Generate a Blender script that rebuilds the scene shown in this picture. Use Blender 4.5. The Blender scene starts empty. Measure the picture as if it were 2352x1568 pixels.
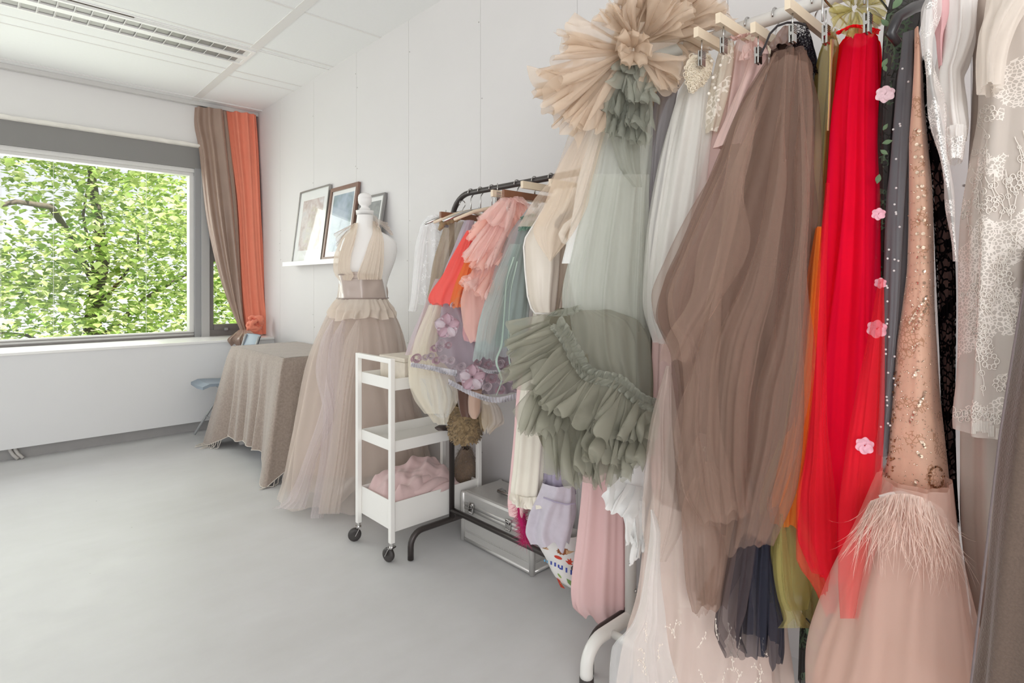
import bpy, math, random
import numpy as np
from mathutils import Vector

# ------------------------------------------------------------------ camera, sky, sun, exposure
sc = bpy.context.scene
F = 1321.0; CX = 1176.0; HY = 655.0; EYE = 1.2          # focal length in px, principal column, horizon row, eye height
TH = math.atan(1226.0 / 1321.0); SN = math.sin(TH); CS = math.cos(TH)
cam_d = bpy.data.cameras.new('camera'); cam = bpy.data.objects.new('camera', cam_d)
sc.collection.objects.link(cam)
cam_d.sensor_width = 36.0; cam_d.lens = 36.0 * F / 2352.0
cam_d.shift_y = -(784.0 - HY) / 2352.0
cam_d.clip_start = 0.02
cam.location = (0, 0, EYE); cam.rotation_euler = (math.pi / 2, 0, -TH)
sc.camera = cam
sc.view_settings.view_transform = 'Standard'; sc.view_settings.look = 'None'
sc.view_settings.gamma = 1.0; sc.view_settings.use_curve_mapping = False
sc.view_settings.exposure = 0.22
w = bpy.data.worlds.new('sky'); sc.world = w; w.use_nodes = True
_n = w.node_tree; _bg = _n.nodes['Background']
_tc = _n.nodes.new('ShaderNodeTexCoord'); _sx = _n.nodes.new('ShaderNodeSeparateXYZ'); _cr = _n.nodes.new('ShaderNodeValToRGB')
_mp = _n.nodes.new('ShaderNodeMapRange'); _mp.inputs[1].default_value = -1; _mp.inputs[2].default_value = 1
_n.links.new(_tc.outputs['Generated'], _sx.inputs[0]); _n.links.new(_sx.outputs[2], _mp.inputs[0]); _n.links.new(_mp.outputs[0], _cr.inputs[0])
_e = _cr.color_ramp.elements                      # added glow below the horizon lifts the ceiling, dimmer overcast haze above
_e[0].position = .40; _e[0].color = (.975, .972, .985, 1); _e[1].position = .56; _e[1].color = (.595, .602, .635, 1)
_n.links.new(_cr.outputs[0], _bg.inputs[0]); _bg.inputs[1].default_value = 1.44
sun_d = bpy.data.lights.new('sun', 'SUN'); sun_d.energy = 10.5; sun_d.angle = 0.02; sun_d.color = (1, .95, .85)
sun = bpy.data.objects.new('sun', sun_d); sc.collection.objects.link(sun)
sun.rotation_euler = (math.radians(38), 0, math.radians(35))
# area lamps: sky light at the large window, added fill behind the camera
def area_lamp(name, loc, rot, sx, sy, e, col=(1, 1, 1)):
    ld = bpy.data.lights.new(name, 'AREA'); ld.shape = 'RECTANGLE'; ld.size = sx; ld.size_y = sy; ld.energy = e; ld.color = col
    lo = bpy.data.objects.new(name, ld); sc.collection.objects.link(lo); lo.location = loc; lo.rotation_euler = rot
    return lo
area_lamp('window_daylight', (-0.6, 5.95, 1.6), (math.radians(-90), 0, 0), 3.6, 1.4, 60)
area_lamp('rear_fill', (-1.6, -2.6, 1.55), (math.radians(88), 0, math.radians(-45)), 2.2, 1.7, 56)  # no window here: added to brighten the garment fronts
cy = sc.cycles
cy.max_bounces = 10; cy.diffuse_bounces = 6; cy.glossy_bounces = 3; cy.transmission_bounces = 4
cy.transparent_max_bounces = 14
cy.caustics_reflective = False; cy.caustics_refractive = False
cy.use_adaptive_sampling = True; cy.adaptive_threshold = 0.015

rnd = random.Random(7)

# ------------------------------------------------------------------ pixel of the photo -> place in the room
def ray(px, py):
    l = (px - CX) / F
    return (SN + CS * l, CS - SN * l, (HY - py) / F)
def pt(px, py, D):
    r = ray(px, py); return Vector((D * r[0], D * r[1], EYE + D * r[2]))
def on(px, py, X=None, Y=None, Z=None):
    r = ray(px, py)
    D = X / r[0] if X is not None else (Y / r[1] if Y is not None else (Z - EYE) / r[2])
    return pt(px, py, D)

# ------------------------------------------------------------------ objects
COL = sc.collection
ORG = {}
def tag(o, label=None, cat=None, group=None, kind=None):
    if label: o['label'] = label
    if cat: o['category'] = cat
    if group: o['group'] = group
    if kind: o['kind'] = kind
    return o
def thing(name, label, cat, loc, group=None):
    o = bpy.data.objects.new(name, None); COL.objects.link(o); o.empty_display_size = .05
    o.location = loc; ORG[o] = Vector(loc)
    return tag(o, label, cat, group)
def mesh_obj(name, V, Fc, mat, parent=None, smooth=True, origin=None):
    V = np.asarray(V, dtype=float)
    if parent is not None: org = ORG[parent]
    elif origin is not None: org = Vector(origin)
    else:
        lo = V.min(0); hi = V.max(0); org = Vector(((lo[0]+hi[0])/2, (lo[1]+hi[1])/2, lo[2]))
    me = bpy.data.meshes.new(name)
    me.from_pydata((V - np.array(org)).tolist(), [], Fc)
    me.materials.append(mat)
    if smooth: me.polygons.foreach_set('use_smooth', [True] * len(me.polygons))
    me.update()
    o = bpy.data.objects.new(name, me); COL.objects.link(o)
    if parent is not None: o.parent = parent
    else: o.location = org
    ORG[o] = org
    return o

class MB:
    def __init__(s): s.V = []; s.F = []
    def add(s, V, Fc):
        b = len(s.V); s.V.extend([tuple(v) for v in V]); s.F.extend([[i + b for i in f] for f in Fc]); return s
    def box(s, lo, hi, bev=0.0):
        x0, y0, z0 = lo; x1, y1, z1 = hi
        if bev <= 0:
            V = [(x, y, z) for z in (z0, z1) for y in (y0, y1) for x in (x0, x1)]
            return s.add(V, [(0,2,3,1),(4,5,7,6),(0,1,5,4),(2,6,7,3),(0,4,6,2),(1,3,7,5)])
        import bmesh
        bm = bmesh.new(); bmesh.ops.create_cube(bm, size=1)
        for v in bm.verts:
            v.co = Vector(((x0+x1)/2 + v.co.x*(x1-x0), (y0+y1)/2 + v.co.y*(y1-y0), (z0+z1)/2 + v.co.z*(z1-z0)))
        bmesh.ops.bevel(bm, geom=bm.edges[:], offset=bev, segments=2, affect='EDGES', profile=.5)
        bm.verts.index_update()
        s.add([v.co[:] for v in bm.verts], [[v.index for v in f.verts] for f in bm.faces]); bm.free(); return s
    def bar(s, p, q, a, b=None, up=(0, 0, 1)):
        b = b or a; p = Vector(p); q = Vector(q); d = (q - p).normalized(); up = Vector(up)
        if abs(d.dot(up)) > .95: up = Vector((1, 0, 0))
        e = d.cross(up).normalized(); f = e.cross(d).normalized()
        V = [c + e * (i * a / 2) + f * (j * b / 2) for c in (p, q) for (i, j) in ((-1,-1),(1,-1),(1,1),(-1,1))]
        return s.add(V, [(3,2,1,0),(4,5,6,7),(0,1,5,4),(1,2,6,5),(2,3,7,6),(3,0,4,7)])
    def tube(s, pts, r, n=10, cap=True):
        P = [Vector(p) for p in pts]; V = []; Fc = []
        rr = r if hasattr(r, '__len__') else [r] * len(P)
        t0 = (P[1] - P[0]).normalized(); u = t0.orthogonal().normalized()
        for i, p in enumerate(P):
            t = (P[min(i+1, len(P)-1)] - P[max(i-1, 0)]).normalized()
            u = (u - t * u.dot(t)).normalized(); v = t.cross(u)
            for k in range(n):
                a = 2 * math.pi * k / n; V.append(p + (u * math.cos(a) + v * math.sin(a)) * rr[i])
        for i in range(len(P) - 1):
            for k in range(n):
                a = i*n + k; b = i*n + (k+1) % n; Fc.append((a, b, b + n, a + n))
        if cap: Fc.append(list(range(n))[::-1]); Fc.append([(len(P)-1)*n + k for k in range(n)])
        return s.add(V, Fc)
    def lathe(s, prof, c, n=24, axis='z', sx=1, sy=1):
        V = []; Fc = []
        for (r, h) in prof:
            for k in range(n):
                a = 2*math.pi*k/n; x = r*math.cos(a)*sx; y = r*math.sin(a)*sy
                v = (x, y, h) if axis == 'z' else ((h, x, y) if axis == 'x' else (x, h, y))
                V.append((c[0]+v[0], c[1]+v[1], c[2]+v[2]))
        m = len(prof)
        for i in range(m-1):
            for k in range(n):
                a = i*n+k; b = i*n+(k+1) % n; Fc.append((a, b, b+n, a+n))
        Fc.append(list(range(n))[::-1]); Fc.append([(m-1)*n+k for k in range(n)])
        return s.add(V, Fc)
    def grid(s, A, closed=False):
        A = np.asarray(A); nv, nu = A.shape[:2]
        Fc = []
        for i in range(nv-1):
            for k in range(nu if closed else nu-1):
                k2 = (k+1) % nu; Fc.append((i*nu+k, i*nu+k2, (i+1)*nu+k2, (i+1)*nu+k))
        return s.add(A.reshape(-1, 3).tolist(), Fc)
    def build(s, name, mat, parent=None, smooth=False, origin=None):
        return mesh_obj(name, s.V, s.F, mat, parent, smooth, origin)
def arc(c, r, a0, a1, u, v, n=8):
    c = Vector(c); u = Vector(u); v = Vector(v)
    return [c + u*(r*math.cos(a0+(a1-a0)*i/n)) + v*(r*math.sin(a0+(a1-a0)*i/n)) for i in range(n+1)]

# ------------------------------------------------------------------ materials
def lin(c):
    return tuple(((x/255)/12.92 if x/255 <= .04045 else ((x/255+.055)/1.055)**2.4) for x in c) + (1,)
def new_mat(name):
    m = bpy.data.materials.new(name); m.use_nodes = True; nt = m.node_tree; nt.nodes.clear()
    out = nt.nodes.new('ShaderNodeOutputMaterial'); return m, nt, out
def nd(nt, typ, **kw):
    n = nt.nodes.new(typ)
    for k, v in kw.items():
        if k.startswith('i_'):
            key = k[2:]; key = int(key) if key.isdigit() else key.replace('_', ' ')
            n.inputs[key].default_value = v
        else: setattr(n, k, v)
    return n
def math_n(nt, op, a, b=None, c=None, clamp=False):
    n = nt.nodes.new('ShaderNodeMath'); n.operation = op; n.use_clamp = clamp
    for i, x in enumerate((a, b, c)):
        if x is None: continue
        if isinstance(x, (int, float)): n.inputs[i].default_value = x
        else: nt.links.new(x, n.inputs[i])
    return n.outputs[0]
def mixcol(nt, fac, a, b):
    n = nt.nodes.new('ShaderNodeMix'); n.data_type = 'RGBA'
    for sock, x in ((n.inputs[0], fac), (n.inputs[6], a), (n.inputs[7], b)):
        if isinstance(x, (int, float, tuple)): sock.default_value = x
        else: nt.links.new(x, sock)
    return n.outputs[2]
def noise(nt, scale, detail=3, rough=.5, vec=None, stretch=None, co='Object'):
    tc = nt.nodes.new('ShaderNodeTexCoord'); v = tc.outputs[co]
    if stretch:
        mp = nt.nodes.new('ShaderNodeMapping'); mp.inputs['Scale'].default_value = stretch; nt.links.new(v, mp.inputs[0]); v = mp.outputs[0]
    n = nd(nt, 'ShaderNodeTexNoise', i_Scale=scale, i_Detail=detail, i_Roughness=rough); nt.links.new(v, n.inputs['Vector'])
    return n.outputs['Fac']
def vor(nt, scale, feature='DISTANCE_TO_EDGE', co='Object', stretch=None):
    tc = nt.nodes.new('ShaderNodeTexCoord'); v = tc.outputs[co]
    if stretch:
        mp = nt.nodes.new('ShaderNodeMapping'); mp.inputs['Scale'].default_value = stretch; nt.links.new(v, mp.inputs[0]); v = mp.outputs[0]
    n = nd(nt, 'ShaderNodeTexVoronoi', feature=feature, i_Scale=scale); nt.links.new(v, n.inputs['Vector'])
    return n.outputs['Distance']
def plain(name, col, rough=.6, metal=0, var=.0, vscale=20, bump=0, bscale=60, spec=.5, sheen=0, coat=0):
    m, nt, out = new_mat(name)
    b = nd(nt, 'ShaderNodeBsdfPrincipled', i_Roughness=rough, i_Metallic=metal)
    b.inputs['Specular IOR Level'].default_value = spec
    c = lin(col); b.inputs['Base Color'].default_value = c
    if sheen: b.inputs['Sheen Weight'].default_value = sheen
    if coat: b.inputs['Coat Weight'].default_value = coat; b.inputs['Coat Roughness'].default_value = .1
    if var:
        f = noise(nt, vscale, 4)
        lo = tuple(x*(1-var) for x in c[:3]) + (1,); hi = tuple(min(1, x*(1+var)) for x in c[:3]) + (1,)
        nt.links.new(mixcol(nt, f, lo, hi), b.inputs['Base Color'])
    if bump:
        bp = nd(nt, 'ShaderNodeBump', i_Strength=bump, i_Distance=.01); nt.links.new(noise(nt, bscale, 4), bp.inputs['Height'])
        nt.links.new(bp.outputs[0], b.inputs['Normal'])
    nt.links.new(b.outputs[0], out.inputs[0]); return m
def tulle(name, col, alpha=.5, tl=.35, graze=.5, var=.06, pat=None, col2=None):
    """sheer net: part open holes, part thread that scatters and lets light through; the net closes up where seen aslant"""
    m, nt, out = new_mat(name); c = tuple(x**.82 for x in lin(col)[:3]) + (1,); tl = tl*.55; graze = graze*.7
    d = nd(nt, 'ShaderNodeBsdfDiffuse'); t = nd(nt, 'ShaderNodeBsdfTranslucent'); tr = nd(nt, 'ShaderNodeBsdfTransparent')
    lo = tuple(x*(1-var) for x in c[:3]) + (1,); hi = tuple(min(1, x*(1+var)) for x in c[:3]) + (1,)
    f = noise(nt, 9, 3, stretch=(1, 1, .25)); colr = mixcol(nt, f, lo, hi)
    a = alpha
    if graze:
        lw = nd(nt, 'ShaderNodeLayerWeight', i_Blend=.5)
        p = math_n(nt, 'POWER', lw.outputs['Facing'], 2.5)
        a = math_n(nt, 'MULTIPLY_ADD', p, graze * (1 - alpha), alpha, clamp=True)
    if pat is not None:
        k = pat(nt); colr = mixcol(nt, k, colr, lin(col2 or col)); a = math_n(nt, 'MAXIMUM', a, k)
    nt.links.new(colr, d.inputs[0]); nt.links.new(colr, t.inputs[0])
    m1 = nd(nt, 'ShaderNodeMixShader', i_0=tl); nt.links.new(d.outputs[0], m1.inputs[1]); nt.links.new(t.outputs[0], m1.inputs[2])
    m2 = nd(nt, 'ShaderNodeMixShader')
    if isinstance(a, float): m2.inputs[0].default_value = a
    else: nt.links.new(a, m2.inputs[0])
    nt.links.new(tr.outputs[0], m2.inputs[1]); nt.links.new(m1.outputs[0], m2.inputs[2])
    nt.links.new(m2.outputs[0], out.inputs[0]); return m
def cloth(name, col, rough=.75, sheen=.25, tl=.15, var=.08, vs=12, bump=.15, bs=90, spec=.3, col2=None, pat=None):
    m, nt, out = new_mat(name); c = lin(col)
    b = nd(nt, 'ShaderNodeBsdfPrincipled', i_Roughness=rough); b.inputs['Specular IOR Level'].default_value = spec
    b.inputs['Sheen Weight'].default_value = sheen
    lo = tuple(x*(1-var) for x in c[:3]) + (1,); hi = tuple(min(1, x*(1+var)) for x in c[:3]) + (1,)
    colr = mixcol(nt, noise(nt, vs, 4), lo, hi)
    if pat is not None: colr = mixcol(nt, pat(nt), colr, lin(col2))
    nt.links.new(colr, b.inputs['Base Color'])
    if bump:
        bp = nd(nt, 'ShaderNodeBump', i_Strength=bump, i_Distance=.004); nt.links.new(noise(nt, bs, 3), bp.inputs['Height']); nt.links.new(bp.outputs[0], b.inputs['Normal'])
    if tl:
        t = nd(nt, 'ShaderNodeBsdfTranslucent'); nt.links.new(colr, t.inputs[0])
        mx = nd(nt, 'ShaderNodeMixShader', i_0=tl); nt.links.new(b.outputs[0], mx.inputs[1]); nt.links.new(t.outputs[0], mx.inputs[2])
        nt.links.new(mx.outputs[0], out.inputs[0])
    else: nt.links.new(b.outputs[0], out.inputs[0])
    return m
def emb(scale=14, dens=.56, line=.035, fine=60):
    """embroidered sprigs: threads along cell borders, kept only inside noise-chosen motifs"""
    def f(nt):
        e = math_n(nt, 'LESS_THAN', vor(nt, fine), line * 2.2)
        k = math_n(nt, 'GREATER_THAN', noise(nt, scale, 2), dens)
        return math_n(nt, 'MULTIPLY', e, k)
    return f
def dots(scale=40, r=.12):
    return lambda nt: math_n(nt, 'LESS_THAN', vor(nt, scale, 'F1'), r)

# ------------------------------------------------------------------ cloth surfaces
def wave_noise(seed, n=7, kmax=5, vmax=3, periodic=True):
    r = np.random.RandomState(seed)
    ks = r.randint(1, kmax+1, n) if periodic else r.uniform(.4, kmax, n)
    kv = r.uniform(-vmax, vmax, n); ph = r.uniform(0, 6.28, n); am = r.uniform(.4, 1, n); am /= np.sqrt((am**2).sum()/2)
    def f(s, v):
        o = 0
        for k, q, p, a in zip(ks, kv, ph, am): o = o + a*np.sin(2*np.pi*(k*s + q*v) + p)
        return o * .6
    return f
def pch(x, y, q):
    x = np.asarray(x, float); y = np.asarray(y, float)
    if len(x) == 2: return np.interp(q, x, y)
    h = np.diff(x); dl = np.diff(y)/h; m = np.zeros(len(x)); m[0] = dl[0]; m[-1] = dl[-1]
    for i in range(1, len(x)-1):
        m[i] = 0 if dl[i-1]*dl[i] <= 0 else 2*dl[i-1]*dl[i]/(dl[i-1]+dl[i])
    k = np.clip(np.searchsorted(x, q)-1, 0, len(x)-2); t = (q-x[k])/h[k]
    return (1+2*t)*(1-t)**2*y[k] + t*(1-t)**2*h[k]*m[k] + t*t*(3-2*t)*y[k+1] + t*t*(t-1)*h[k]*m[k+1]
def folds(S, V, n, seed, wander=.5, periodic=True):
    w1 = wave_noise(seed+1, 5, 3, .9, periodic); w2 = wave_noise(seed+2, 5, 3, 1.1, periodic); w3 = wave_noise(seed+3, 6, 5, 1.6, periodic)
    w4 = wave_noise(seed+4, 5, 4, .8, periodic)
    n2 = round(n*1.55) if periodic else n*1.55
    A = np.sin(2*np.pi*n*S + wander*3.4*w1(S, V)); B = np.sin(2*np.pi*n2*S + wander*3*w2(S, V) + 1.3)
    A = A - .22*np.cos(2*(2*np.pi*n*S + wander*3.4*w1(S, V)))
    return (.72*A*(1+.55*w4(S, V)) + .24*B + .34*w3(S, V))
def rows_at(rows, D, nv):
    R = [(r[0], r[1], r[2], (r[3] if len(r) > 3 else D)) for r in rows]
    ys = np.linspace(R[0][0], R[-1][0], nv); y0 = [r[0] for r in R]
    return ys, pch(y0, [r[1] for r in R], ys), pch(y0, [r[2] for r in R], ys), pch(y0, [r[3] for r in R], ys)
def loop_pts(rows, D, d, n=12, amp=.01, seed=0, nt=150, nv=60, amp0=.35, hem=0.0, wander=.5, dtop=None, cap=.15):
    """closed tube of cloth: outline rows (row, left px, right px[, front distance]), half depth d, n folds"""
    ys, xl, xr, Df = rows_at(rows, D, nv)
    V, S = np.meshgrid(np.linspace(0, 1, nv), np.arange(nt)/nt, indexing='ij')
    pm = float(np.mean((xl+xr)/2)); l = (pm-CX)/F; ca = 1/math.sqrt(1+l*l)
    rr = ray(pm, HY); nn = math.hypot(rr[0], rr[1]); e2 = np.array((rr[0]/nn, rr[1]/nn)); e1 = np.array((e2[1], -e2[0]))
    dv = d if dtop is None else dtop + (d-dtop)*np.clip(np.linspace(0, 1, nv)*1.6, 0, 1)
    dv = np.ones(nv)*dv
    Dc = Df + dv*ca
    cxp = (xl+xr)/2; L = (cxp-CX)/F
    Cx = Dc*(SN+CS*L); Cy = Dc*(CS-SN*L)
    wv = (xr-xl)/2*Dc*ca/F
    z = EYE + (HY-ys)/F*Df
    T = 2*np.pi*S
    wave = folds(S, V, n, seed, wander)
    am = .72*amp*(amp0 + (1-amp0)*np.clip(V*1.5, 0, 1))
    # keep folds smaller than the garment is thin
    per = np.pi*(wv+dv)
    am = np.minimum(np.minimum(am, .45*np.minimum(wv, dv)[:, None]), (cap*per/n)[:, None])
    w_ = np.maximum(wv[:, None] - am*.7, .003); d_ = np.maximum(dv[:, None] - am*.3, .003)
    c = np.cos(T); s = np.sin(T)
    nx = c/w_; ny = s/d_; q = np.sqrt(nx*nx+ny*ny); nx /= q; ny /= q
    a = w_*c + nx*am*wave; b = d_*s + ny*am*wave
    X = Cx[:, None] + e1[0]*a + e2[0]*b; Y = Cy[:, None] + e1[1]*a + e2[1]*b
    Z = np.repeat(z[:, None], nt, 1)
    if hem:
        hn = wave_noise(seed+9, 8, 9, 0)
        Z = Z - hem*hn(S, V)*np.clip((V-.7)/.3, 0, 1)**1.5
    Z = np.maximum(Z, .008 + .004*wave_noise(seed+11, 5, 7, 0)(S, V)**2)
    return np.stack([X, Y, Z], -1)
def loop(name, mat, parent, rows, D, d, origin=None, **k):
    return MB().grid(loop_pts(rows, D, d, **k), True).build(name, mat, parent, True, origin)
def sheet_pts(rows, D, n=6, amp=.012, bow=.03, seed=0, nu=60, nv=50, amp0=.4, hem=.0, wander=.6, lat=.2, edge=0.0, body=None, cap=.13):
    """open piece of cloth between a left and a right edge"""
    ys, xl, xr, Df = rows_at(rows, D, nv)
    V, S = np.meshgrid(np.linspace(0, 1, nv), np.linspace(0, 1, nu), indexing='ij')
    wv = folds(S, V, n, seed, wander, False); am = .7*amp*(amp0+(1-amp0)*np.clip(V*1.5, 0, 1))
    wd = (xr-xl)[:, None]
    en = wave_noise(seed+21, 5, 2, 4, False)
    am = np.minimum(am, cap*wd*Df[:, None]/F/n)
    px = xl[:, None] + wd*S + lat*am*F/Df[:, None]*np.cos(2*np.pi*n*S+wv)*.5
    if edge: px = px + edge*en(S*.3, V)*(2*np.abs(S-.5))**3
    dep = Df[:, None] + bow*(2*S-1)**2 - am*wv
    if body is not None:
        by, bx, bw, bd, bD = body
        bc = pch(by, bx, ys)[:, None]; bh = pch(by, bw, ys)[:, None]
        q = np.clip((px-bc)/bh, -1, 1)
        dep = bD + bd - bd*np.sqrt(1-q*q*.98) - am*(wv+1.5)
    yy = ys[:, None]*np.ones_like(S)
    if hem: yy = yy + hem*wave_noise(seed+9, 8, 4, 0, False)(S, V)*np.clip((V-.6)/.4, 0, 1)**1.5
    L = (px-CX)/F
    return np.stack([dep*(SN+CS*L), dep*(CS-SN*L), np.maximum(EYE+dep*(HY-yy)/F, .006)], -1)
def sheet(name, mat, parent, rows, D, origin=None, **k):
    return MB().grid(sheet_pts(rows, D, **k)).build(name, mat, parent, True, origin)
def lerp_poly(P, q):
    P = np.asarray(P, float); k = np.r_[0, np.cumsum(np.hypot(*np.diff(P[:, :2], axis=0).T))]; k /= k[-1]
    return [pch(k, P[:, j], q) for j in range(P.shape[1])]
def flounce_pts(anchor, tip, D0, D1, n=8, amp=.02, seed=0, nu=90, nr=16, lat=1.0, rag=0.0, bulge=0.0, a0=.15):
    """gathered strip: sewn along `anchor`, standing out to `tip` in ever wider waves (px polylines)"""
    R, S = np.meshgrid(np.linspace(0, 1, nr), np.linspace(0, 1, nu), indexing='ij')
    ax, ay = lerp_poly(anchor, np.linspace(0, 1, nu)); tx, ty = lerp_poly(tip, np.linspace(0, 1, nu))
    w1 = wave_noise(seed, 5, 3, .5, False); w2 = wave_noise(seed+1, 5, 4, .8, False); w3 = wave_noise(seed+2, 6, n*.8, 0, False); w4 = wave_noise(seed+5, 6, 3, 1.5, False)
    n = n*.72
    ph = 2*np.pi*n*S + 2.4*w1(S, R)
    g = a0 + (1-a0)*R**.9
    Am = amp*g*np.clip(.95+.75*w2(S, R), .25, 2.2)
    rl = R*(1 + .045*R*np.sin(ph-.6) + rag*w3(S, 0*R))
    px = ax + (tx-ax)*rl; py = ay + (ty-ay)*rl
    dep = D0 + (D1-D0)*np.sin(R*np.pi/2) - bulge*np.sin(np.pi*R) - Am*(np.sin(ph) + .12*np.sin(2.3*ph+1)) - amp*.5*R*w4(S, R)
    tl = np.gradient(np.stack([px, py], -1), axis=1); tn = tl/np.maximum(np.linalg.norm(tl, axis=-1, keepdims=True), 1e-6)
    sh = lat*.62*Am*F/D0*np.sin(2*ph+.6)
    px = px + tn[..., 0]*sh; py = py + tn[..., 1]*sh
    L = (px-CX)/F
    return np.stack([dep*(SN+CS*L), dep*(CS-SN*L), np.maximum(EYE+dep*(HY-py)/F, .006)], -1)
def flounce(name, mat, parent, anchor, tip, D0, D1, **k):
    return MB().grid(flounce_pts(anchor, tip, D0, D1, **k)).build(name, mat, parent, True)
def flounces(name, mat, parent, items, **kk):
    for i, it in enumerate(items):
        k = dict(kk); k.update(it[4] if len(it) > 4 else {}); k.setdefault('seed', 0); k['seed'] += i*17
        o = MB().grid(flounce_pts(it[0], it[1], it[2], it[3], **k)).build(name, mat, parent, True)
    return o
def flare(rows, Dc, d0, d1):
    """front distances of a skirt that grows from half depth d0 at its waist to d1"""
    y0, y1 = rows[0][0], rows[-1][0]
    return [(r[0], r[1], r[2], Dc - (d0 + (d1-d0)*min(1, 1.6*(r[0]-y0)/(y1-y0)))) for r in rows]
# ================================================================== the room
XW, YW, ZC = 1.93, 5.64, 2.82      # right wall, window wall, ceiling
YS = 5.19                          # front of the boxed-in wall under the sill
M_wall = plain('white_wall_paint', (209, 206, 205), .55, var=.02, vscale=3, bump=.03, bscale=90)
M_ceil = plain('ceiling_tile_paint', (232, 232, 232), .8, var=.02, vscale=60, bump=.05, bscale=220)
M_tee = plain('white_enamelled_steel', (236, 235, 233), .35)
M_floor = None
def floor_mat():
    m, nt, out = new_mat('poured_concrete_floor')
    b = nd(nt, 'ShaderNodeBsdfPrincipled', i_Roughness=.42); b.inputs['Specular IOR Level'].default_value = .35
    n1 = noise(nt, 1.1, 6, .6); n2 = noise(nt, 7, 5, .6); n3 = noise(nt, 2.2, 6, .65, stretch=(.4, 1.6, 1))
    f = math_n(nt, 'MULTIPLY_ADD', n1, .55, math_n(nt, 'MULTIPLY_ADD', n3, .35, math_n(nt, 'MULTIPLY', n2, .2)))
    f = math_n(nt, 'MULTIPLY_ADD', f, 2.0, -.6, clamp=True)
    c = mixcol(nt, f, lin((194, 193, 192)), lin((216, 216, 217)))
    sp = math_n(nt, 'LESS_THAN', vor(nt, 9, 'F1'), .022); c = mixcol(nt, sp, c, lin((120, 110, 100)))
    nt.links.new(c, b.inputs['Base Color'])
    r = math_n(nt, 'MULTIPLY_ADD', n2, .25, .32); nt.links.new(r, b.inputs['Roughness'])
    bp = nd(nt, 'ShaderNodeBump', i_Strength=.06, i_Distance=.01); nt.links.new(n2, bp.inputs['Height']); nt.links.new(bp.outputs[0], b.inputs['Normal'])
    nt.links.new(b.outputs[0], out.inputs[0]); return m
M_floor = floor_mat()
XL, YB = -4.2, -3.2
def struct(o): o['kind'] = 'structure'; return o
struct(MB().box((XL, YB, -.12), (XW+.15, YW+.2, 0)).build('floor', M_floor))
# ceiling: tiles with a lay-in grid of tees
m = MB().box((XL, YB, ZC), (XW+.15, YW+.2, ZC+.1))
struct(m.build('ceiling', M_ceil))
def tz(px, py): return on(px, py, Z=ZC)
tee = MB(); zb = ZC-.004
xt = on(455, 225, Z=ZC).x
ys_t = [on(610, 185, Z=ZC).y, on(585, 120, Z=ZC).y, on(745, 155, Z=ZC).y]
xt0 = tz(450, 222).x; xt1 = tz(690, 28).x; xt = (xt0+xt1)/2
tee.box((xt-.03, YB, zb), (xt+.03, YW, ZC+.01))
yA = tz(612, 192).y; yB = tz(590, 115).y; yC = tz(864, 85).y
for yy, ww in ((tz(330, 112).y, .008), (tz(510, 170).y, .008), (tz(680, 130).y, .010), (tz(780, 55).y, .008)):
    tee.box((XL, yy-ww, zb+.0015), (XW, yy+ww, ZC+.01))
tee.box((XL, YW-.16, zb-.004), (XW, YW-.145, ZC+.01))
struct(tee.build('trim_1', plain('grey_white_tee', (222, 220, 218), .4)))
tr = MB().box((XL, YW-.05, ZC-.035), (XW-.001, YW-.012, ZC-.001)); struct(tr.build('trim_2', plain('grey_white_rail', (205, 203, 200), .4)))
# corner bead along the right wall under the ceiling
# right wall: panels with fine seams (each panel a slab with a hair gap)
ys = [YB] + [XW*k for k in (-.9,-.55,-.2, .15, .5, .859, 1.203, 1.559, 1.902, 2.262, 2.616)] + [YW+.2]
m = MB().box((XW+.003, YB, 0), (XW+.15, YW+.2, ZC))
for a, b in zip(ys[:-1], ys[1:]): m.box((XW, a+.0011, 0), (XW+.0029, b-.0011, ZC))
struct(m.build('wall_right', M_wall))
# screws dotted along the seams
sm = MB()
for sy in ys[3:-1]:
    for zz in (.35, .9, 1.45, 1.62, 2.1, 2.6):
        for dy in (-.012, .014):
            if rnd.random() < .55: sm.lathe([(.0035, 0), (.0035, -.0012)], (XW-.0002, sy+dy, zz+rnd.uniform(-.1, .1)), 8, 'x')
struct(sm.build('trim_3', plain('screw_head_grey', (165, 162, 158), .4, .6)))
# window wall
zt, zb_, x1 = 2.437, .742, 1.405
m = MB()
m.box((XL, YW, zt), (XW, YW+.2, ZC))                     # above the windows
struct(m.build('wall_back', plain('white_wall_paint_back', (224, 222, 220), .55, var=.02, vscale=3)))
m = MB().box((XL, YS, .085), (XW, YW+.2, .72)); struct(MB().box((XL, YS+.07, 0), (XW, YW+.2, .0849)).build('baseboard_back', plain('bare_grey_plinth', (170, 168, 166), .85, var=.12, vscale=8, bump=.3, bscale=30))); struct(m.build('wall_lower', plain('painted_casing', (228, 228, 228), .5, var=.02, vscale=3)))
struct(MB().box((XL, YS-.012, .7205), (XW, YW+.05, .742), .004).build('trim_4', plain('white_sill', (244, 243, 240), .25)))
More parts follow.
